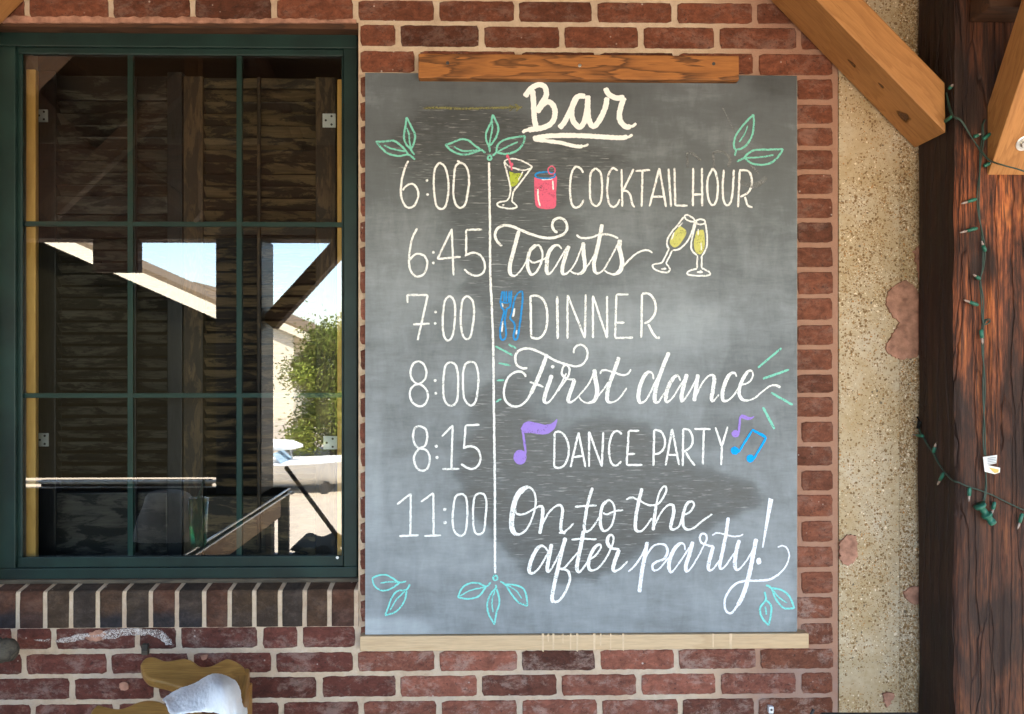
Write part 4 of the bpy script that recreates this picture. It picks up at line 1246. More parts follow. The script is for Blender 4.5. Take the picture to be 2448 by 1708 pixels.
draw('event_lettering', 'white chalk script On to the after party with an exclamation mark', [('w', [('G', 'k', KW + 3, '1460,90 1400,120 1352,210 1328,320 1322,430 1345,490 1390,500 1450,460 1500,360 1530,240 1520,140 1480,95 1440,95 1390,140', KT + .6), ('G', 's', KT + .6, '1348,270 1368,322 1430,325 1500,290 1570,250'),
    ('G', 'k', KW - 1, '1555,258 1590,268 1587,370 1566,497', KT + .5), ('G', 'k', KW - 2, '1570,450 1640,320 1700,260 1745,248 1765,290 1752,400 1752,470 1790,492', KT + .5), ('H', 's', KT + .6, '-15,488 20,485 60,460 115,405'),
    ('H', 'k', KW - 2, '278,95 240,220 216,350 206,440 222,478 270,450 345,345', KT + .4), ('H', 's', KT + .8, '125,262 215,255 315,250'), ('H', 'k', KW - 2, '400,210 362,260 347,350 352,440 385,473 440,430 470,330 465,250 430,206 400,210', KT + .6), ('H', 's', KT + .6, '370,312 400,328 470,300 545,290'),
    ('H', 'k', KW - 1, '708,100 680,220 656,340 652,440 670,475 720,460 795,360', KT + .4), ('H', 's', KT + .8, '570,200 620,180 680,205 760,245 830,245 870,215 918,130 915,85 885,95 852,160 832,250'), ('H', 'k', KW - 2, '832,250 816,360 806,467', KT + .5),
    ('H', 'k', KW - 1, '810,440 870,320 930,252 978,250 982,330 958,430 975,460 1030,430 1062,340', KT + .5), ('H', 'k', KW - 2, '1065,332 1120,310 1160,250 1142,215 1097,240 1067,330 1067,420 1100,458 1160,445 1240,380 1320,325', KT + .6),
    ('G', 'k', KW, '1640,650 1600,605 1560,610 1512,680 1477,780 1477,830 1510,838 1570,780 1650,640', KT + .5), ('G', 'k', KW, '1670,585 1647,700 1632,790 1642,825 1680,780 1770,600', KT + .5), ('G', 'k', KW, '1790,530 1760,640 1725,790 1690,950 1672,1060 1690,1090', KT + .5),
    ('N', 's', 6, '1324,1439.5 1336,1436 1350,1418 1358,1400 1362.5,1384 1358,1366 1346,1361 1338,1360'), ('H', 's', KT + .6, '-5,800 30,795 80,740 150,660'), ('H', 'k', KW, '200,470 180,580 156,700 142,790 160,828 200,790 265,690', KT + .5), ('H', 's', KT + .8, '95,547 200,540 315,545'),
    ('H', 'k', KW - 1, '245,722 300,690 350,620 340,590 300,612 257,690 242,770 262,813 320,800 390,720 445,610 462,540 448,508 418,520 408,570 440,620 512,632', KT + .5), ('H', 'k', KW, '510,635 482,710 457,790 470,823 520,800 585,735', KT + .5)]),
    ('e', [('H', 's', KT + .6, '590,828 650,770 710,680 742,610'), ('H', 'k', KW, '755,568 735,680 710,820 692,950 686,1006', KT + 1), ('H', 'k', KW - 3, '735,705 800,612 860,586 915,600 930,660 900,715 840,738 802,770 810,815 860,800 940,705', KT + .5),
    ('H', 'k', KW, '1085,640 1075,590 1040,582 985,640 947,740 947,810 970,828 1040,740 1135,595', KT), ('H', 'k', KW, '1150,565 1120,680 1092,770 1097,825 1140,790 1200,690 1255,585', KT), ('H', 's', KT + 1, '1250,590 1268,555 1268,510 1232,496 1212,530 1227,575 1290,600 1332,605'),
    ('H', 'k', KW, '1330,605 1306,690 1287,770 1292,813 1330,800 1385,725', KT), ('H', 'k', KW - 1, '1460,355 1440,500 1412,640 1387,760 1397,803 1440,770 1510,665', KT), ('H', 's', 3.8, '1320,510 1360,490 1420,500 1500,520 1560,515 1590,500'),
    ('H', 'k', KW, '1555,550 1530,650 1517,740 1522,798 1550,808 1620,730 1692,600', KT), ('H', 'k', KW + 1, '1703,540 1680,660 1642,850 1592,1020 1542,1120', KT), ('H', 's', 5.4, '1545,1112 1490,1183 1442,1170 1427,1090 1462,1000 1530,930 1620,906 1720,905 1820,893 1900,850'), ('H', 's', 4, '1895,853 1960,780 1990,690 1970,622 1930,601 1890,612'),
    ('H', 'F', 0, '1810,185 1853,200 1764,618 1754,618'), ('H', 'd', 6.2, '1725,735', 8.2)])])

draw('cocktail_drawing', 'chalk martini glass with lime drink and pink cherry stick', [('w', [('A', 's', 3.6, '1580,1080 1620,1060 1690,1055 1780,1080 1882,1138 1850,1165 1780,1180 1700,1160 1620,1130 1580,1080'), ('A', 's', 4, '1580,1085 1610,1200 1650,1370 1637,1470 1610,1512'),
    ('A', 's', 4, '1885,1145 1800,1260 1730,1350 1690,1400 1672,1460 1666,1525'), ('A', 's', 4, '1610,1515 1540,1525 1505,1545 1520,1575 1580,1590 1660,1600 1720,1580 1700,1550 1665,1525'), ('A', 'd', 3, '1570,1560', 1.6)]),
    ('l', [('A', 'f', 0, '1635,1192 1700,1212 1782,1218 1745,1295 1702,1345 1655,1350')]), ('w', [('A', 's', 3, '1785,1195 1735,1290')]), ('r', [('A', 's', 4, '1615,1005 1640,1080 1668,1180'), ('A', 'd', 4.4, '1662,1116'), ('A', 'd', 3.6, '1616,1028')])])
draw('tumbler_drawing', 'chalk tumbler of pink drink with a blue rim', [('r', [('A', 'f', 0, '1908,1258 1912,1400 1925,1560 1990,1600 2080,1602 2145,1575 2150,1420 2152,1242 2060,1264 1980,1268')]), ('b', [('A', 'o', 4.2, '2030,1236', 24, 8)]),
    ('r', [('A', 'o', 3, '2100,1180', 8.5, 9.5)]), ('w', [('A', 's', 3.2, '1948,1385 1955,1500 1975,1575'), ('A', 's', 3.2, '2112,1292 2118,1395'), ('A', 's', 2.2, '1990,1284 2060,1282 2110,1276')])])
draw('flute_drawing', 'tilted chalk champagne flute', [('w', [('D', 's', 4, '1170,145 1200,135 1250,165 1272,195 1240,200 1190,180 1170,145'), ('D', 's', 4, '1165,155 1110,230 1050,300 1010,370 1010,430 1030,460'), ('D', 's', 4, '1270,200 1250,270 1215,360 1160,430 1110,465 1060,470'),
    ('D', 's', 4, '1025,460 990,530 958,587 900,600 870,615 890,650 950,675 1010,680 1035,655 1020,620 1000,590 1030,530 1055,475'), ('D', 's', 5, '950,650 1000,644'), ('D', 's', 4, '985,632 996,652')]), ('y', [('D', 'f', 0, '1130,240 1190,290 1160,370 1100,440 1050,430 1035,380 1060,320')]), ('w', [('D', 's', 3.4, '1155,210 1115,252'), ('D', 's', 3, '1075,300 1050,370')])])
draw('flute_drawing', 'upright chalk champagne flute', [('w', [('D', 'o', 4, '1325,202', 11, 6.2), ('D', 's', 4, '1282,205 1260,290 1237,400 1242,470 1290,520'), ('D', 's', 4, '1368,205 1385,320 1385,420 1360,490 1335,525'), ('D', 'l', 4, '1295,520 1290,642'), ('D', 'l', 4, '1335,525 1335,637'),
    ('D', 's', 4.2, '1290,645 1230,660 1202,678 1207,700 1300,712 1410,705 1408,680 1370,655 1335,640'), ('D', 's', 5, '1290,678 1345,678'), ('D', 's', 4, '1318,662 1340,682')]), ('y', [('D', 'f', 0, '1285,292 1350,282 1365,400 1350,480 1310,510 1270,470 1262,390')]), ('w', [('D', 's', 3.4, '1303,270 1300,330'), ('D', 's', 2.6, '1330,400 1332,470')])])
draw('fork_drawing', 'blue chalk fork', [('b', [('C', 's', 4.4, '1560,990 1550,1060 1540,1110 1555,1170 1578,1200 1575,1240 1550,1330 1537,1430 1545,1510 1570,1525 1595,1500 1600,1420 1590,1320 1600,1230 1612,1180 1645,1160 1655,1060 1660,985'), ('C', 'l', 4, '1582,990 1576,1105'), ('C', 'l', 4, '1606,990 1602,1108'), ('C', 'l', 4, '1636,990 1630,1105'), ('C', 's', 4, '1550,1108 1600,1120 1650,1105')]),
    ('w', [('C', 's', 4, '1565,1320 1555,1440'), ('C', 's', 3, '1556,1122 1570,1165')])])
draw('knife_drawing', 'blue chalk table knife', [('b', [('C', 's', 4.4, '1770,990 1725,1020 1690,1100 1667,1220 1647,1290 1690,1340 1697,1400 1682,1490 1700,1523 1725,1500 1745,1400 1765,1250 1780,1100 1780,1010 1770,990')]), ('w', [('C', 's', 5, '1695,1180 1677,1272'), ('C', 's', 4, '1720,1415 1710,1465')])])
draw('note_drawing', 'large purple chalk music note', [('p', [('E', 'l', 5.4, '1782,1000 1818,1260'), ('E', 'd', 15.8, '1755,1297', 17.5), ('E', 'f', 0, '1762,985 1800,922 1860,906 1930,920 2020,940 2100,928 2160,882 2140,970 2080,1030 2000,1050 1900,1035 1800,1030')])])
draw('note_drawing', 'small purple chalk music note', [('p', [('F', 'l', 5.4, '1684,895 1700,735'), ('F', 'd', 9.4, '1655,900', 8.8), ('F', 'f', 0, '1692,745 1710,718 1745,725 1790,745 1832,733 1810,760 1770,770 1720,755')])])
draw('note_drawing', 'blue chalk pair of beamed music notes', [('B', [('F', 'd', 10, '1648,1060', 9.6), ('F', 'd', 9.6, '1795,1135', 9.6), ('F', 'l', 5, '1682,1078 1815,865 1945,937 1826,1142'), ('F', 'l', 4.5, '1810,858 1945,928')])])
for crop, w_, p_ in (('E', 4.6, '1485,85 1672,182'), ('E', 4.8, '1630,62 1712,107'), ('E', 4.6, '1520,268 1648,293'), ('E', 4.6, '1500,460 1580,453'), ('E', 4.4, '1492,692 1548,660'),
                     ('F', 5, '1868,275 2090,90'), ('F', 5.4, '1915,380 2163,293'), ('F', 5.4, '1993,512 2197,628'), ('F', 6, '1915,650 2025,855')):
    draw('ray_drawing', None, [('g', [(crop, 'l', w_, p_)])])

# wooden strip at the top and ledge below
a, b = P(1000, 187, -0.048), P(1767, 134, -0.048)
bt_ = box('wood_batten', a.x, b.x, -0.048, -0.0225, a.z, b.z, M['batten'], None, 0.0025)
tag(bt_, 'dark grained orange wood batten screwed over the top edge of the chalkboard', 'batten')
for px, py in ((1386, 157), (1070, 151), (1706, 153)):
    disc('screw', P(px, py, -0.048), Vector((0, -1, 0)), 0.0042, 0.0012, M['steel'] if px == 1386 else M['hole'], bt_, 14)
a, b = P(860, 1558, -0.032), P(1934, 1514, -0.032)
ld = box('wood_ledge', a.x, b.x, -0.032, -0.0005, a.z, b.z - 0.001, M['ledge'], None, 0.0025)
tag(ld, 'pale pine ledge with chalk drips carrying the bottom of the chalkboard', 'ledge')
M['drip'] = m_plain('dried_chalk_drip', (0.62, 0.46, 0.29), 0.9, 0.12, 60, 0.0, 0.1)
for px, h, w in ((1298, 44, 6), (1311, 20, 4), (1323, 40, 5), (1346, 24, 3), (1364, 40, 4), (1380, 44, 5), (1421, 40, 6), (1436, 30, 4), (1460, 38, 3), (1490, 42, 5), (1747, 36, 7), (1705, 34, 4)):
    q = [P(px - w / 2, 1515, -0.0326), P(px + w / 2, 1515, -0.0326), P(px + w * 0.35, 1515 + h, -0.0326), P(px - w * 0.4, 1515 + h - 2, -0.0326)]
    mesh('chalk_drip', [tuple(v) for v in q], [(0, 3, 2, 1)], M['drip'], ld)

# ------------------------------------------------------------------ string lights
def depth_on_post(px):
    """depth of the surface the wire lies on: front face, then back along the left side"""
    if px >= 2290: return YF - 0.007
    t = max(0.0, (2290 - px) / 88.0)
    return YF - 0.007 + t * 0.165
def wp(px, py, off=0.0):
    y = depth_on_post(px) - off
    q = P(px, py, y)
    if px < 2290: q.x -= 0.006
    return q
def wire(path, parent, r=0.0016, amp=2.4, turns=40, lift=None):
    dense = catmull(path, 6)
    for ph in (0, math.pi):
        pts = []
        s_ = 0
        for k, p in enumerate(dense):
            if k: s_ += np.linalg.norm(p - dense[k - 1])
            o = amp * math.sin(s_ / turns + ph)
            pts.append(wp(p[0] + o, p[1] + o * 0.5, 0.002 + 0.0016 * math.cos(s_ / turns + ph) + (lift(p[0]) if lift else 0)))
        tube('wire', pts, r, M['wire'], parent, 6)
def light(parent, x0, y0, x1, y1, out=0.004, big=1.0):
    """socket from its wire end to its mouth, with the bulb going on to (x1, y1)"""
    a, b = wp(x0, y0, out), wp(x1, y1, out + 0.002)
    m = a.lerp(b, 0.58)
    so_ = tube('bulb_socket', [a, a.lerp(m, 0.15), a.lerp(m, 0.5), m], [0.0028 * big, 0.0042 * big, 0.0044 * big, 0.0038 * big], M['socket'], parent, 10)
    tube('bulb', [m, m.lerp(b, 0.3), m.lerp(b, 0.7), b], [0.003, 0.0031, 0.0026, 0.0006], M['bulb'], so_, 8)

grp = 'green string lights on the timber post'
s1 = thing('string_light', 'upper green light string crossing from the left brace to the bolted brace', 'string lights', wp(2340, 340), grp)
wire([(2268, 222), (2274, 250), (2282, 275), (2300, 292), (2322, 328), (2344, 360), (2366, 384), (2400, 396), (2430, 404), (2460, 414)], s1, lift=lambda px: min(0.05, max(0, (px - 2335) / 40 * 0.035)))
for a in ((2282, 278, 2249, 303), (2275, 213, 2284, 202), (2328, 328, 2346, 320), (2350, 334, 2378, 311), (2352, 398, 2374, 386)): light(s1, *a)
s2 = thing('string_light', 'hanging green light string with a white tag and plug, straight down the post', 'string lights', wp(2350, 700), grp)
wire([(2355, 286), (2349, 300), (2350, 330), (2345, 365), (2343, 400), (2340, 440), (2338, 480), (2341, 520), (2347, 555), (2352, 600), (2350, 640), (2343, 672), (2348, 710), (2349, 750), (2352, 775), (2364, 772), (2366, 764), (2356, 766), (2349, 785), (2349, 830), (2352, 900), (2352, 980), (2353, 1060), (2355, 1090)], s2)
wire([(2356, 1126), (2357, 1160), (2355, 1185), (2352, 1198)], s2, amp=1.4)
for a in ((2334, 476, 2297, 488), (2336, 546, 2294, 557), (2356, 602, 2346, 576), (2343, 668, 2326, 656), (2338, 730, 2303, 717), (2345, 788, 2349, 824)): light(s2, *a)
q0, q1 = wp(2350, 1127, 0.004), wp(2380, 1089, 0.004)
tg = mesh('paper_tag', [wp(2350, 1093, .008), wp(2384, 1088, .014), wp(2382, 1108, .014), wp(2360, 1112, .010), wp(2391, 1119, .012), wp(2390, 1130, .012), wp(2378, 1134, .010), wp(2354, 1128, .008)], [(0, 7, 3), (0, 3, 2, 1), (3, 7, 6, 5, 4)], M['paper'], s2)
for r_ in range(4):
    y_ = 1095 + r_ * 4
    mesh('tag_print', [wp(2361, y_ + 1, .0145), wp(2381, y_ - 2, .0175), wp(2381, y_ - .6, .0175), wp(2361, y_ + 2.2, .0145)], [(0, 3, 2, 1)], M['print'], tg)
mesh('tag_panel', [wp(2364, 1118, .0125), wp(2388, 1123, .0145), wp(2387, 1130, .0145), wp(2378, 1132, .0125)], [(0, 3, 2, 1)], M['tag_yellow'], tg)
# plug
ax0, ax1 = wp(2341, 1207, 0.014), wp(2374, 1252, 0.014)
pg = tube('plug', [ax0, ax0.lerp(ax1, .12), ax0.lerp(ax1, .13), ax0.lerp(ax1, .5), ax0.lerp(ax1, .51), ax0.lerp(ax1, .56), ax0.lerp(ax1, .57), ax0.lerp(ax1, .62), ax0.lerp(ax1, .63), ax0.lerp(ax1, .86), ax0.lerp(ax1, .87), ax1],
          [.014, .013, .007, .0075, .0125, .0125, .009, .012, .0075, .0078, .009, .0085], M['socket'], s2, 14)
s3 = thing('string_light', 'lower green light string sagging across the timber post from the pillar edge', 'string lights', wp(2330, 1180), grp)
wire([(2200, 1018), (2206, 1034), (2222, 1062), (2236, 1082), (2252, 1112), (2268, 1134), (2282, 1148), (2310, 1162), (2340, 1172), (2372, 1184), (2400, 1198), (2425, 1210), (2460, 1226)], s3, amp=1.8)
for a in ((2213, 1043, 2186, 1040), (2237, 1082, 2243, 1060), (2262, 1131, 2246, 1161), (2318, 1166, 2316, 1200), (2378, 1200, 2370, 1232), (2444, 1228, 2432, 1266)): light(s3, *a)
tube('wire_clip', [wp(2199, 998, .006), wp(2204, 1010, .008), wp(2201, 1024, .006)], [.003, .005, .004], M['black'], s3, 8)

# ------------------------------------------------------------------ wooden armchair with towel
chair = thing('armchair', 'varnished oak armchair with scalloped arms in front of the lower brick wall', 'chair', (-0.72, -0.27, 0.0))
def cz(px, py, d0, py0, slope):
    """photo pixel on an arm plane: depth from the camera shrinks as py grows"""
    d = d0 - (py - py0) * slope
    return P(px, py, d + CAM.y)
def k5(s, dx=0, dy=0):
    return [(200 + (float(a) + dx) / 5.218, 1540 + (float(b_) + dy) / 5.218) for a, b_ in (p.split(',') for p in s.split())]
def plank(name, pts, d0, py0, slope, thick, mat, parent):
    path = catmull(pts + [pts[0]], 3)[:-1]
    top = [cz(x, y, d0, py0, slope) for x, y in path]
    n = (top[len(top) // 3] - top[0]).cross(top[2 * len(top) // 3] - top[0]).normalized()
    if n.z < 0: n = -n
    X = Vector((1, 0, 0)); X = (X - n * X.dot(n)).normalized()
    Yv = n.cross(X)
    m = Matrix((X, Yv, n)).transposed().to_4x4()
    m.translation = top[0]
    inv = m.inverted()
    bm = bmesh.new()
    f = bm.faces.new([bm.verts.new((*(inv @ p).xy, 0.0)) for p in top])
    bm.normal_update()
    if f.normal.z < 0: f.normal_flip()
    r = bmesh.ops.extrude_face_region(bm, geom=[f])
    low = [g_ for g_ in r['geom'] if isinstance(g_, bmesh.types.BMVert)]
    for v in low: v.co.z -= thick
    bmesh.ops.recalc_face_normals(bm, faces=bm.faces[:])
    es = [e for e in bm.edges if len(e.link_faces) == 2 and any(len(q.verts) > 6 for q in e.link_faces)]
    bmesh.ops.bevel(bm, geom=es, offset=0.006, segments=3, affect='EDGES', profile=0.5)
    return from_bm(name, bm, mat, parent, matrix=m)
far = k5('705,250 740,190 800,155 880,150 950,175 1010,198 1080,198 1170,182 1260,170 1330,185 1390,220 1440,260 1500,275 1580,268 1660,232 1720,198 1790,172 1860,188 1950,235 2015,300 2040,370 1990,430 1850,470 1600,520 1400,560 1160,525 1000,482 900,462 800,430 740,370 710,310')
plank('armrest', far, 1.91, 1570, 0.0013, 0.024, M['chair'], chair)
near = k5('60,900 110,800 180,742 280,765 400,792 480,790 560,762 640,722 720,695 830,680 960,700 1100,780 1300,830 1500,850 1700,860 1900,900 1850,1150 1500,1240 1100,1230 700,1180 400,1130 200,1080 80,1000')
plank('armrest', near, 1.71, 1672, 0.0013, 0.024, M['chair'], chair)
fp = P(575, 1612, 1.87 + CAM.y); np_ = P(560, 1730, 1.66 + CAM.y)
beam('back_rail', fp + Vector((0.0, 0.02, -0.03)), np_ + Vector((0.0, 0, -0.03)), 0.03, 0.075, M['chair'], chair, 0.006)
for (px, py, d) in ((545, 1622, 1.86), (578, 1608, 1.88), (300, 1745, 1.64), (560, 1730, 1.66)):
    q = P(px, py, d + CAM.y)
    box('leg', q.x - 0.02, q.x + 0.02, q.y - 0.018, q.y + 0.018, 0.0, q.z - 0.03, M['chair'], chair, 0.004)
box('seat', -0.93, -0.66, -0.40, -0.13, 0.42, 0.445, M['chair'], chair, 0.006)

# towel thrown over the chair back
rows = [('960,690 1030,640 1100,585 1200,535 1320,500 1400,470 1480,412 1560,370 1650,350 1740,365 1820,405 1890,430 1935,490 1965,580 1990,680 2030,760 2055,860', 1.80),
        ('985,700 1060,668 1140,620 1240,575 1350,535 1430,500 1510,445 1590,405 1670,392 1750,405 1825,445 1885,480 1925,540 1955,630 1982,720 2025,800 2055,890', 1.765),
        ('1015,705 1090,690 1180,660 1280,630 1380,590 1460,545 1540,500 1610,465 1690,455 1760,470 1830,510 1880,560 1915,620 1945,710 1975,790 2020,860 2050,940', 1.69),
        ('1040,790 1120,780 1210,760 1310,735 1410,700 1490,660 1560,620 1630,590 1700,580 1770,600 1830,640 1875,690 1905,750 1940,820 1970,890 2012,940 2045,1000', 1.64),
        ('1078,882 1150,872 1235,858 1330,842 1440,832 1480,840 1560,850 1640,860 1700,880 1770,900 1830,930 1870,960 1900,990 1935,1020 1965,1050 2005,1080 2040,1110', 1.60)]
vs, fs = [], []
nc = 17
for s_, d in rows:
    for q, (x, y) in enumerate(k5(s_)):
        fold = 0.006 * math.sin(q * 1.3) + 0.004 * math.sin(q * 2.9 + d * 40)
        vs.append(P(x, y, d - 0.02 * math.sin(q / 16 * math.pi) + fold + CAM.y))
for r_ in range(len(rows) - 1):
    for q in range(nc - 1):
        a = r_ * nc + q
        fs.append((a, a + nc, a + nc + 1, a + 1))
tw = mesh('towel', vs, fs, M['towel'], None, smooth=True)
md = tw.modifiers.new('thick', 'SOLIDIFY'); md.thickness = 0.006; md.offset = -1
md = tw.modifiers.new('soft', 'SUBSURF'); md.levels = 3; md.render_levels = 3
tx = D.textures.new('terry', 'CLOUDS'); tx.noise_scale = 0.006
md = tw.modifiers.new('pile', 'DISPLACE'); md.texture = tx; md.strength = 0.003; md.mid_level = 0.5
tag(tw, 'crumpled white terry towel draped over the back of the oak armchair', 'towel')

# weathered chair arm poking in at the left edge
rc = thing('rustic_chair', 'weathered grey bark covered chair arm at the left edge below the sill', 'chair', (-1.33, -0.2, 0))
pa, pb = P(-160, 1550, -0.16), P(40, 1553, -0.16)
pts, rs = [], []
for k in range(40):
    t = k / 39
    pts.append(pa.lerp(pb, t) + Vector((0, 0.004 * math.sin(t * 9), 0.004 * math.sin(t * 13))))
    e = max(0.0, (t - 0.86) / 0.14)
    rs.append(0.026 * math.sqrt(max(0.02, 1 - e * e)) * (1 + 0.07 * math.sin(t * 70) + 0.05 * random.uniform(-1, 1)))
tube('armrest', pts, rs, M['grey_wood'], rc, 16)
q = pa.lerp(pb, 0.25)
tube('leg', [(q.x, q.y, 0), (q.x + .005, q.y, .3), (q.x, q.y, q.z)], 0.022, M['grey_wood'], rc, 12)

# black chair whose top rail just enters the frame at the bottom right, and the white clip beside it
bk = thing('metal_chair', 'black metal chair back just showing along the bottom edge by the pillar', 'chair', (0.85, -0.25, 0))
a, b = P(1966, 1703, -0.25), P(2196, 1703, -0.25)
tube('top_rail', [(a.x, -0.25, a.z - 0.016), (b.x, -0.25, b.z - 0.016)], 0.014, M['black_metal'], bk, 12)
for x in (a.x + 0.02, b.x - 0.02):
    tube('leg', [(x, -0.25, 0), (x, -0.25, a.z - 0.016)], 0.011, M['black_metal'], bk, 10)
tube('handle', [P(1938, 1712, -0.24), P(1945, 1696, -0.24)], 0.0035, M['black_metal'], bk, 8)
q = P(1843, 1697, -0.012)
cl = box('wall_clip', q.x - 0.0065, q.x + 0.0065, -0.016, -0.002, q.z - 0.009, q.z + 0.009, M['paper'], None, 0.003)
tag(cl, 'small white plastic clip fixed low on the brick wall', 'clip')
disc('screw', Vector((q.x, -0.016, q.z + 0.001)), Vector((0, -1, 0)), 0.003, 0.0006, M['hole'], cl, 12)

# ------------------------------------------------------------------ the porch and what the window pane mirrors
pr = thing('porch_roof', 'wooden porch roof over the wall, mirrored dimly in the window', 'roof', (0, -1.5, 2.6))
mesh('ceiling', [(-5, 0.0, 3.30), (5, 0.0, 3.30), (5, -3.1, 2.55), (-5, -3.1, 2.55), (-5, 0.0, 3.36), (5, 0.0, 3.36), (5, -3.1, 2.61), (-5, -3.1, 2.61)],
     [(0, 1, 2, 3), (7, 6, 5, 4), (3, 2, 6, 7), (0, 4, 5, 1), (1, 5, 6, 2), (0, 3, 7, 4)], M['roof_wood'], pr)
for x in (-4.6, 4.6):  # unseen walls added to keep side light out of the porch
    box('added_shade_wall', x - 0.05, x + 0.05, -2.9, -0.002, 0.0, 2.62, M['stile_brown'], pr, 0.003)
for k in range(9):
    x = -4.4 + k * 1.1
    beam('rafter', (x, -0.05, 3.22), (x, -3.05, 2.49), 0.05, 0.12, M['beam_dark'], pr)
q = V(600, 577, 4.5)
YPO = q.y
beam('porch_beam', (-5, YPO, q.z + 0.26), (5, YPO, q.z + 0.26), 0.16, 0.52, M['beam_dark'], pr)
def porch_post(px0, px1, label):
    a, b = V(px0, 800, 4.5), V(px1, 800, 4.5)
    o = box('porch_post', a.x, b.x, YPO - 0.12, YPO + 0.12, 0.0, q.z, M['stile_dark'], None, 0.01)
    return tag(o, label, 'post')
porch_post(533, 640, 'dark porch post mirrored in the middle of the window panes')
a, b = V(645, 775, 4.5), V(830, 572, 4.5)
tag(beam('porch_brace', a, b, 0.10, 0.09, M['beam_dark']), 'dark diagonal porch brace mirrored against the sky in the right panes', 'brace')
a, b = V(228, 652, 4.5), V(335, 577, 4.5)
tag(box('hanging_board', a.x, b.x, YPO - 0.03, YPO + 0.03, a.z, b.z, M['beam_dark'], None, 0.004), 'dark board hanging under the porch beam, mirrored beside the house roof', 'board')
M['truss'] = m_wood('brown_truss_wood', (0.16, 0.075, 0.026), (0.07, 0.03, 0.01), 'x', 7, 0.6, 0.5)
tr = thing('porch_truss', 'brown truss braces meeting a short post, mirrored in the upper panes', 'truss', V(463, 350, 3.5))
beam('truss_brace', V(109, 515, 3.5), V(446, 190, 3.5), 0.05, 0.085, M['truss'], tr)
beam('truss_brace', V(306, 385, 3.5), V(476, 520, 3.5), 0.05, 0.06, M['truss'], tr)
beam('truss_post', V(463, 520, 3.5), V(463, 120, 3.5), 0.06, 0.06, M['truss'], tr, up=Vector((0, 1, 0)))

# house with a cream eave
def house(px0, py0, px1, py1, dist, label, wall_px, wall_mat, fas):
    """gable end facing the porch; the right-hand slope of its roof runs (px0, py0) to (px1, py1)"""
    A, B = V(px0, py0, dist), V(px1, py1, dist)
    h = thing('gabled_house', label, 'house', (A.x, A.y, YARD))
    sl_ = (A.z - B.z) / (B.x - A.x)
    apex = Vector((A.x - 2.5, A.y, A.z + 2.5 * sl_))
    mirror = Vector((2 * apex.x - B.x, B.y, B.z))
    dep = 2.2 if dist < 30 else 8.0
    for end, nm in ((B, 'roof'), (mirror, 'roof')):
        vv = []
        for y in (A.y + 0.35, A.y - dep):
            for p, dz in ((apex, 0), (end, 0), (end, 0.12), (apex, 0.12)):
                vv.append((p.x, y, p.z + dz + fas))
        mesh(nm, vv, [(0, 1, 2, 3), (7, 6, 5, 4), (0, 4, 5, 1), (1, 5, 6, 2), (2, 6, 7, 3), (3, 7, 4, 0)], M['shingle'], h)
        vv = []
        for y in (A.y + 0.36, A.y + 0.30):
            for p, dz in ((apex, 0), (end, 0), (end, fas), (apex, fas)):
                vv.append((p.x, y, p.z + dz))
        mesh('fascia', vv, [(0, 1, 2, 3), (7, 6, 5, 4), (0, 4, 5, 1), (1, 5, 6, 2), (2, 6, 7, 3), (3, 7, 4, 0)], M['cream'], h)
    w0, w1 = mirror.x + 0.4, V(wall_px, 900, dist).x
    zr = apex.z - (w1 - apex.x) * sl_ + fas
    prism('house_wall', [(w0, YARD), (w1, YARD), (w1, zr), (apex.x, apex.z + fas), (w0, mirror.z + fas + (0.4 * sl_))], A.y, A.y - dep + 0.3, wall_mat, h)
    return h
house(135, 590, 538, 768, 20, 'house with a wall coloured dark as shade and a cream eave sloping down, mirrored in the middle panes', 525, M['tan_wall'], 0.33)
house(590, 752, 790, 838, 40, 'cream walled house beside the tree, mirrored in the right panes', 702, M['cream'], 0.40)

# tree beyond the yard
tb = V(800, 900, 24); tb.z = YARD
tree = thing('leafy_tree', 'leafy green tree mirrored in the right panes of the window', 'tree', tb)
tube('trunk', [tb, tb + Vector((0.05, 0, 1.2)), tb + Vector((0.1, 0.1, 2.6)), tb + Vector((0.0, 0.1, 3.6))], [0.16, 0.13, 0.10, 0.04], M['bark'], tree, 10)
for an in range(5):
    e = Vector((math.cos(an * 1.3), math.sin(an * 1.3) * 0.6, 0.7)) * 1.2
    tube('limb', [tb + Vector((0.06, 0.05, 1.3 + an * 0.25)), tb + Vector((0.06, 0.05, 1.5 + an * 0.25)) + e * 0.5, tb + Vector((0.05, 0.05, 1.7 + an * 0.3)) + e], [0.07, 0.05, 0.02], M['bark'], tree, 8)
lv, lf, lc = [], [], []
rr = random.Random(3)
clumps = []
xr0 = V(696, 900, 24).x - tb.x
for k in range(150):
    h_ = rr.uniform(0.35, 3.9)
    lo_ = xr0 + 0.15 + max(0, h_ - 2.9) * 0.8
    clumps.append((tb + Vector((rr.uniform(lo_, 2.3), rr.gauss(0, 0.7), h_)), rr.uniform(0.28, 0.55), rr.uniform(0.4, 1.4)))
for k in range(42000):
    c, r_, tn = rr.choice(clumps)
    p = c + Vector((rr.gauss(0, 1), rr.gauss(0, 1), rr.gauss(0, 1))) * r_ * 0.55
    a = Vector((rr.gauss(0, 1), rr.gauss(0, 1), rr.gauss(0, 1))).normalized() * 0.055
    b_ = a.orthogonal().normalized() * 0.03
    base = len(lv)
    lv += [p - a, p + b_, p + a, p - b_]
    lf.append((base, base + 1, base + 2, base + 3))
    t_ = tn * rr.uniform(0.7, 1.3)
    lc += [0.24 * t_, 0.29 * t_, 0.05 * t_, 1.0] * 4
lo = mesh('crown', lv, lf, M['leaf'], tree)
ca = lo.data.color_attributes.new('tint', 'FLOAT_COLOR', 'POINT')
ca.data.foreach_set('color', lc)

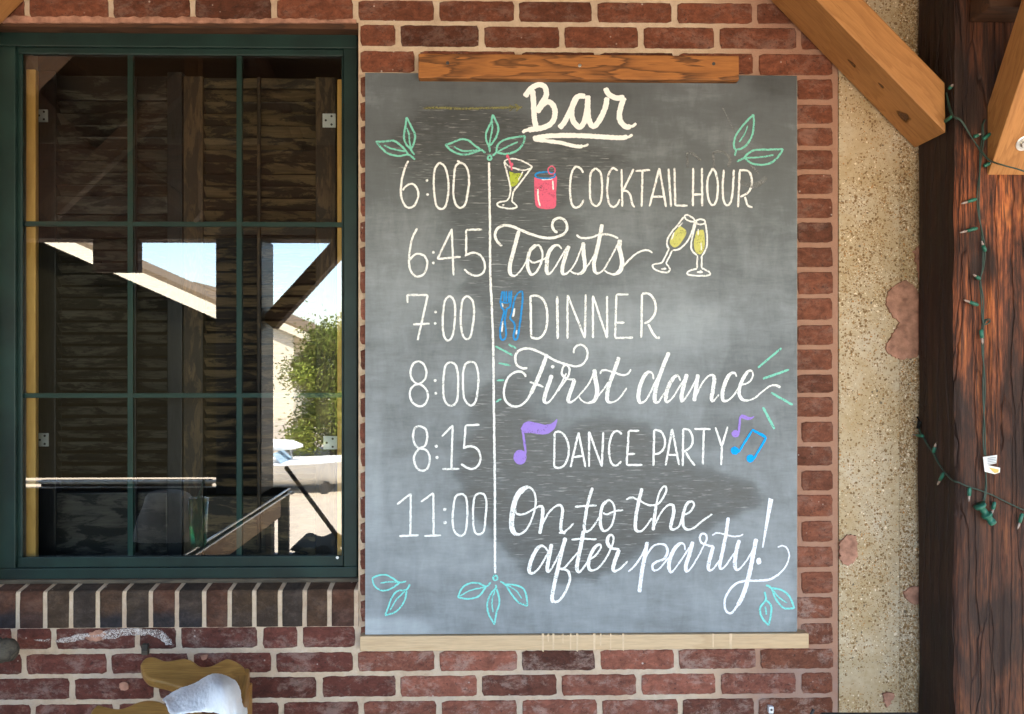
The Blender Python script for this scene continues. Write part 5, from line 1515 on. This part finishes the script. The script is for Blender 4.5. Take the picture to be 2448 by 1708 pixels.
# white boat on the paving
BS = 18.0
def bz(py): return V(700, py, BS).z
x0b, x1b, yb0 = V(560, 1100, BS).x, V(905, 1100, BS).x, V(700, 1100, BS).y
M['screen'] = m_plain('tinted_windscreen', (0.30, 0.42, 0.52), 0.2, 0.05, 10, 0.0)
boat = thing('boat', 'small white boat with a windscreen and canopy on the bright paving, mirrored in the window', 'boat', ((x0b + x1b) / 2, yb0, YARD))
vs, fs = [], []
ns, nr = 18, 9
for i in range(ns + 1):
    t = i / ns
    x = x0b + (x1b - x0b) * t
    hw = 0.75 * (1 - max(0, (t - 0.55) / 0.45) ** 2.2) + 0.015
    keel = bz(1160) + 0.35 * max(0, (t - 0.6) / 0.4) ** 2
    top = bz(1104) + 0.12 * t * t
    for k in range(nr):
        s_ = -1 + 2 * k / (nr - 1)
        vs.append((x, yb0 + s_ * hw, keel + (top - keel) * abs(s_) ** 1.8))
for i in range(ns):
    for k in range(nr - 1):
        a = i * nr + k
        fs.append((a, a + nr, a + nr + 1, a + 1))
fs.append(tuple(range(nr)))
for i in range(ns):
    fs.append((i * nr, i * nr + nr - 1, (i + 1) * nr + nr - 1, (i + 1) * nr))
mesh('hull', vs, fs, M['boat_white'], boat)
xw, zw = V(690, 1100, BS).x, bz(1106)
mesh('windscreen', [(xw, yb0 - 0.5, zw), (xw, yb0 + 0.5, zw), (xw - 0.25, yb0 + 0.45, zw + 0.24), (xw - 0.25, yb0 - 0.45, zw + 0.24), (xw + 0.008, yb0 - 0.5, zw), (xw + 0.008, yb0 + 0.5, zw), (xw - 0.24, yb0 + 0.45, zw + 0.24), (xw - 0.24, yb0 - 0.45, zw + 0.24)],
     [(0, 1, 2, 3), (7, 6, 5, 4), (0, 4, 5, 1), (2, 6, 7, 3), (1, 5, 6, 2), (0, 3, 7, 4)], M['screen'], boat)
zc_ = bz(1066)
tube('canopy', [(V(600, 0, BS).x, yb0, zc_), (V(650, 0, BS).x, yb0, zc_ + 0.02), (V(700, 0, BS).x, yb0, zc_ + 0.02), (V(724, 0, BS).x, yb0, zc_)], [0.10, 0.13, 0.11, 0.03], M['boat_white'], boat, 12)
for px in (640, 690):
    tube('canopy_pole', [(V(px, 0, BS).x, yb0 - 0.4, bz(1108)), (V(px, 0, BS).x, yb0 - 0.05, zc_)], 0.015, M['steel'], boat, 6)
for px in (600, 780):
    xx = V(px, 0, BS).x
    box('cradle', xx, xx + 0.12, yb0 - 0.5, yb0 + 0.5, YARD, bz(1150), M['black_metal'], boat, 0.004)

# long dark table standing out from the wall, left of the armchair
tx0, tx1, ty0, ty1, tz = -3.3, -1.19, -2.45, -0.80, 0.752
M['table_dark'] = m_wood('black_stained_table', (0.012, 0.010, 0.008), (0.005, 0.004, 0.003), 'x', 8, 1.0, 0.7)
M['table_dark'].node_tree.nodes['Principled BSDF'].inputs['Specular IOR Level'].default_value = 0.0
tbl = thing('long_table', 'long dark table with a bright edge strip, mirrored across the lower panes', 'table', ((tx0 + tx1) / 2, (ty0 + ty1) / 2, 0))
beam('table_top', ((tx0 + tx1) / 2 - 0.005, ty0, tz - 0.02), ((tx0 + tx1) / 2 - 0.005, ty1, tz - 0.02), tx1 - tx0 - 0.01, 0.04, M['table_dark'], tbl, 0.004)
for k_, (dx, dz) in enumerate(((0.0, -0.004), (0.012, -0.022))):
    box('edge_strip', tx1 - 0.005 + dx, tx1 + 0.006 + dx, ty0, ty1, tz + dz - 0.006, tz + dz, M['steel'], tbl, 0.001)
beam('apron', (tx1 - 0.05, ty0 + 0.05, tz - 0.10), (tx1 - 0.05, ty1 - 0.05, tz - 0.10), 0.03, 0.12, M['pine'], tbl, 0.003)
for x in (tx0 + 0.1, tx1 - 0.1):
    for y in (ty0 + 0.1, ty1 - 0.1):
        box('leg', x - 0.035, x + 0.035, y - 0.035, y + 0.035, 0.0, tz - 0.041, M['beam_dark'], tbl, 0.004)
M['green_glass'] = m_plain('green_tumbler_plastic', (0.02, 0.32, 0.13), 0.15, 0.1, 20, 0.0, 0.6)
M['green_glass'].node_tree.nodes['Principled BSDF'].inputs['Transmission Weight'].default_value = 0.7
cx_, cy_ = V(492, 1300, 3.18).x - 0.03, V(492, 1300, 3.18).y
cup = thing('tumbler', 'green tumbler with a straw standing on the long table, mirrored in the lower panes', 'cup', (cx_, cy_, tz))
tube('cup_body', [(cx_, cy_, tz + 0.001), (cx_, cy_, tz + 0.06), (cx_, cy_, tz + 0.19)], [0.031, 0.034, 0.039], M['green_glass'], cup, 20)
tube('straw', [(cx_, cy_, tz + 0.191), (cx_ + 0.022, cy_, tz + 0.26)], 0.004, M['socket'], cup, 8)
hx, hy = V(400, 1300, 3.3).x, V(400, 1300, 3.3).y
vs, fs = [], []
for i in range(13):
    for k in range(24):
        a = 2 * math.pi * k / 24
        r_ = 0.125 * math.cos(i / 12 * math.pi / 2) ** 0.5 if i < 12 else 0.0
        w = 1 + 0.10 * math.sin(3 * a + i * 0.4)
        vs.append((hx + r_ * w * math.cos(a), hy + r_ * 0.7 * w * math.sin(a), tz + 0.001 + 0.20 * math.sin(i / 12 * math.pi / 2)))
for i in range(12):
    for k in range(24):
        fs.append((i * 24 + k, i * 24 + (k + 1) % 24, (i + 1) * 24 + (k + 1) % 24, (i + 1) * 24 + k))
M['grey_cloth'] = m_plain('pale_grey_cloth', (0.36, 0.36, 0.34), 1.0, 0.1, 40, 0.4, 0.05)
ft = mesh('towel', vs, fs, M['grey_cloth'], None, smooth=True)
tag(ft, 'bundled pale grey towel lying on the long table, mirrored faintly in the lower left panes', 'towel')
px_long = lambda w: w > 200
for (pxa, pxb, py, d, lab) in ((40, 536, 1152, 4.72, 'long pale counter top mirrored across the left panes'), (590, 700, 1163, 4.75, 'short pale counter top mirrored right of the porch post')):
    a, b = V(pxa, py, d), V(pxb, py, d)
    ct = thing('counter', lab, 'table', ((a.x + b.x) / 2, a.y, 0))
    box('table_top', a.x, b.x, a.y - 0.05, a.y, a.z - 0.014, a.z, M['cream'], ct, 0.003)
    box('lower_shelf', a.x, b.x, a.y - 0.05, a.y, a.z - 0.05, a.z - 0.038, M['cream'], ct, 0.003)
    if px_long(pxb - pxa): box('added_dark_panel', a.x + 0.1, b.x - 0.1, a.y - 0.09, a.y - 0.07, 0.0, a.z - 0.001, M['beam_dark'], ct, 0.003)  # dark panel added to hide the bright yard behind the legs
    for x in (a.x + 0.06, b.x - 0.06):
        box('leg', x - 0.03, x + 0.03, a.y - 0.048, a.y - 0.004, 0.0, a.z - 0.051, M['beam_dark'], ct, 0.003)
# black cushions and a leaning cane on a stool by the paving
a, b = V(712, 1278, 4.6), V(806, 1330, 4.6)
cu = thing('cushion_stack', 'stack of black wavy chair cushions mirrored at the lower right of the window', 'cushions', ((a.x + b.x) / 2, a.y, 0))
for k in range(3):
    vs, fs = [], []
    zb_ = b.z + (a.z - b.z) * (k / 3 - 0.25)
    th = (a.z - b.z) / 3 * 0.9
    for i in range(21):
        t = i / 20
        x = a.x + (b.x - a.x) * t
        w = 0.012 * math.sin(t * 9 + 0.6)
        e = math.sqrt(max(0.05, 1 - abs(2 * t - 1) ** 6))
        for (yy, zz) in ((-.16, 0), (.16, 0), (.18, th / 2), (.16, th), (-.16, th), (-.18, th / 2)):
            vs.append((x, a.y + yy, zb_ + w + th / 2 + (zz - th / 2) * e))
    for i in range(20):
        for k2 in range(6):
            q2 = (k2 + 1) % 6
            fs.append((i * 6 + k2, (i + 1) * 6 + k2, (i + 1) * 6 + q2, i * 6 + q2))
    fs.append(tuple(range(6))); fs.append(tuple(120 + k2 for k2 in range(5, -1, -1)))
    mesh('cushion', vs, fs, M['black'], cu)
box('stand', a.x + 0.03, b.x - 0.03, a.y - 0.14, a.y + 0.14, 0.0, b.z - (a.z - b.z) * 0.3, M['black_metal'], cu, 0.005)
cn = tube('wooden_pole', [V(684, 1118, 4.9), V(806, 1282, 4.6), V(830, 1316, 4.55)], 0.013, M['beam_dark'], None, 10)
tag(cn, 'dark leaning pole mirrored in front of the bright paving', 'pole')
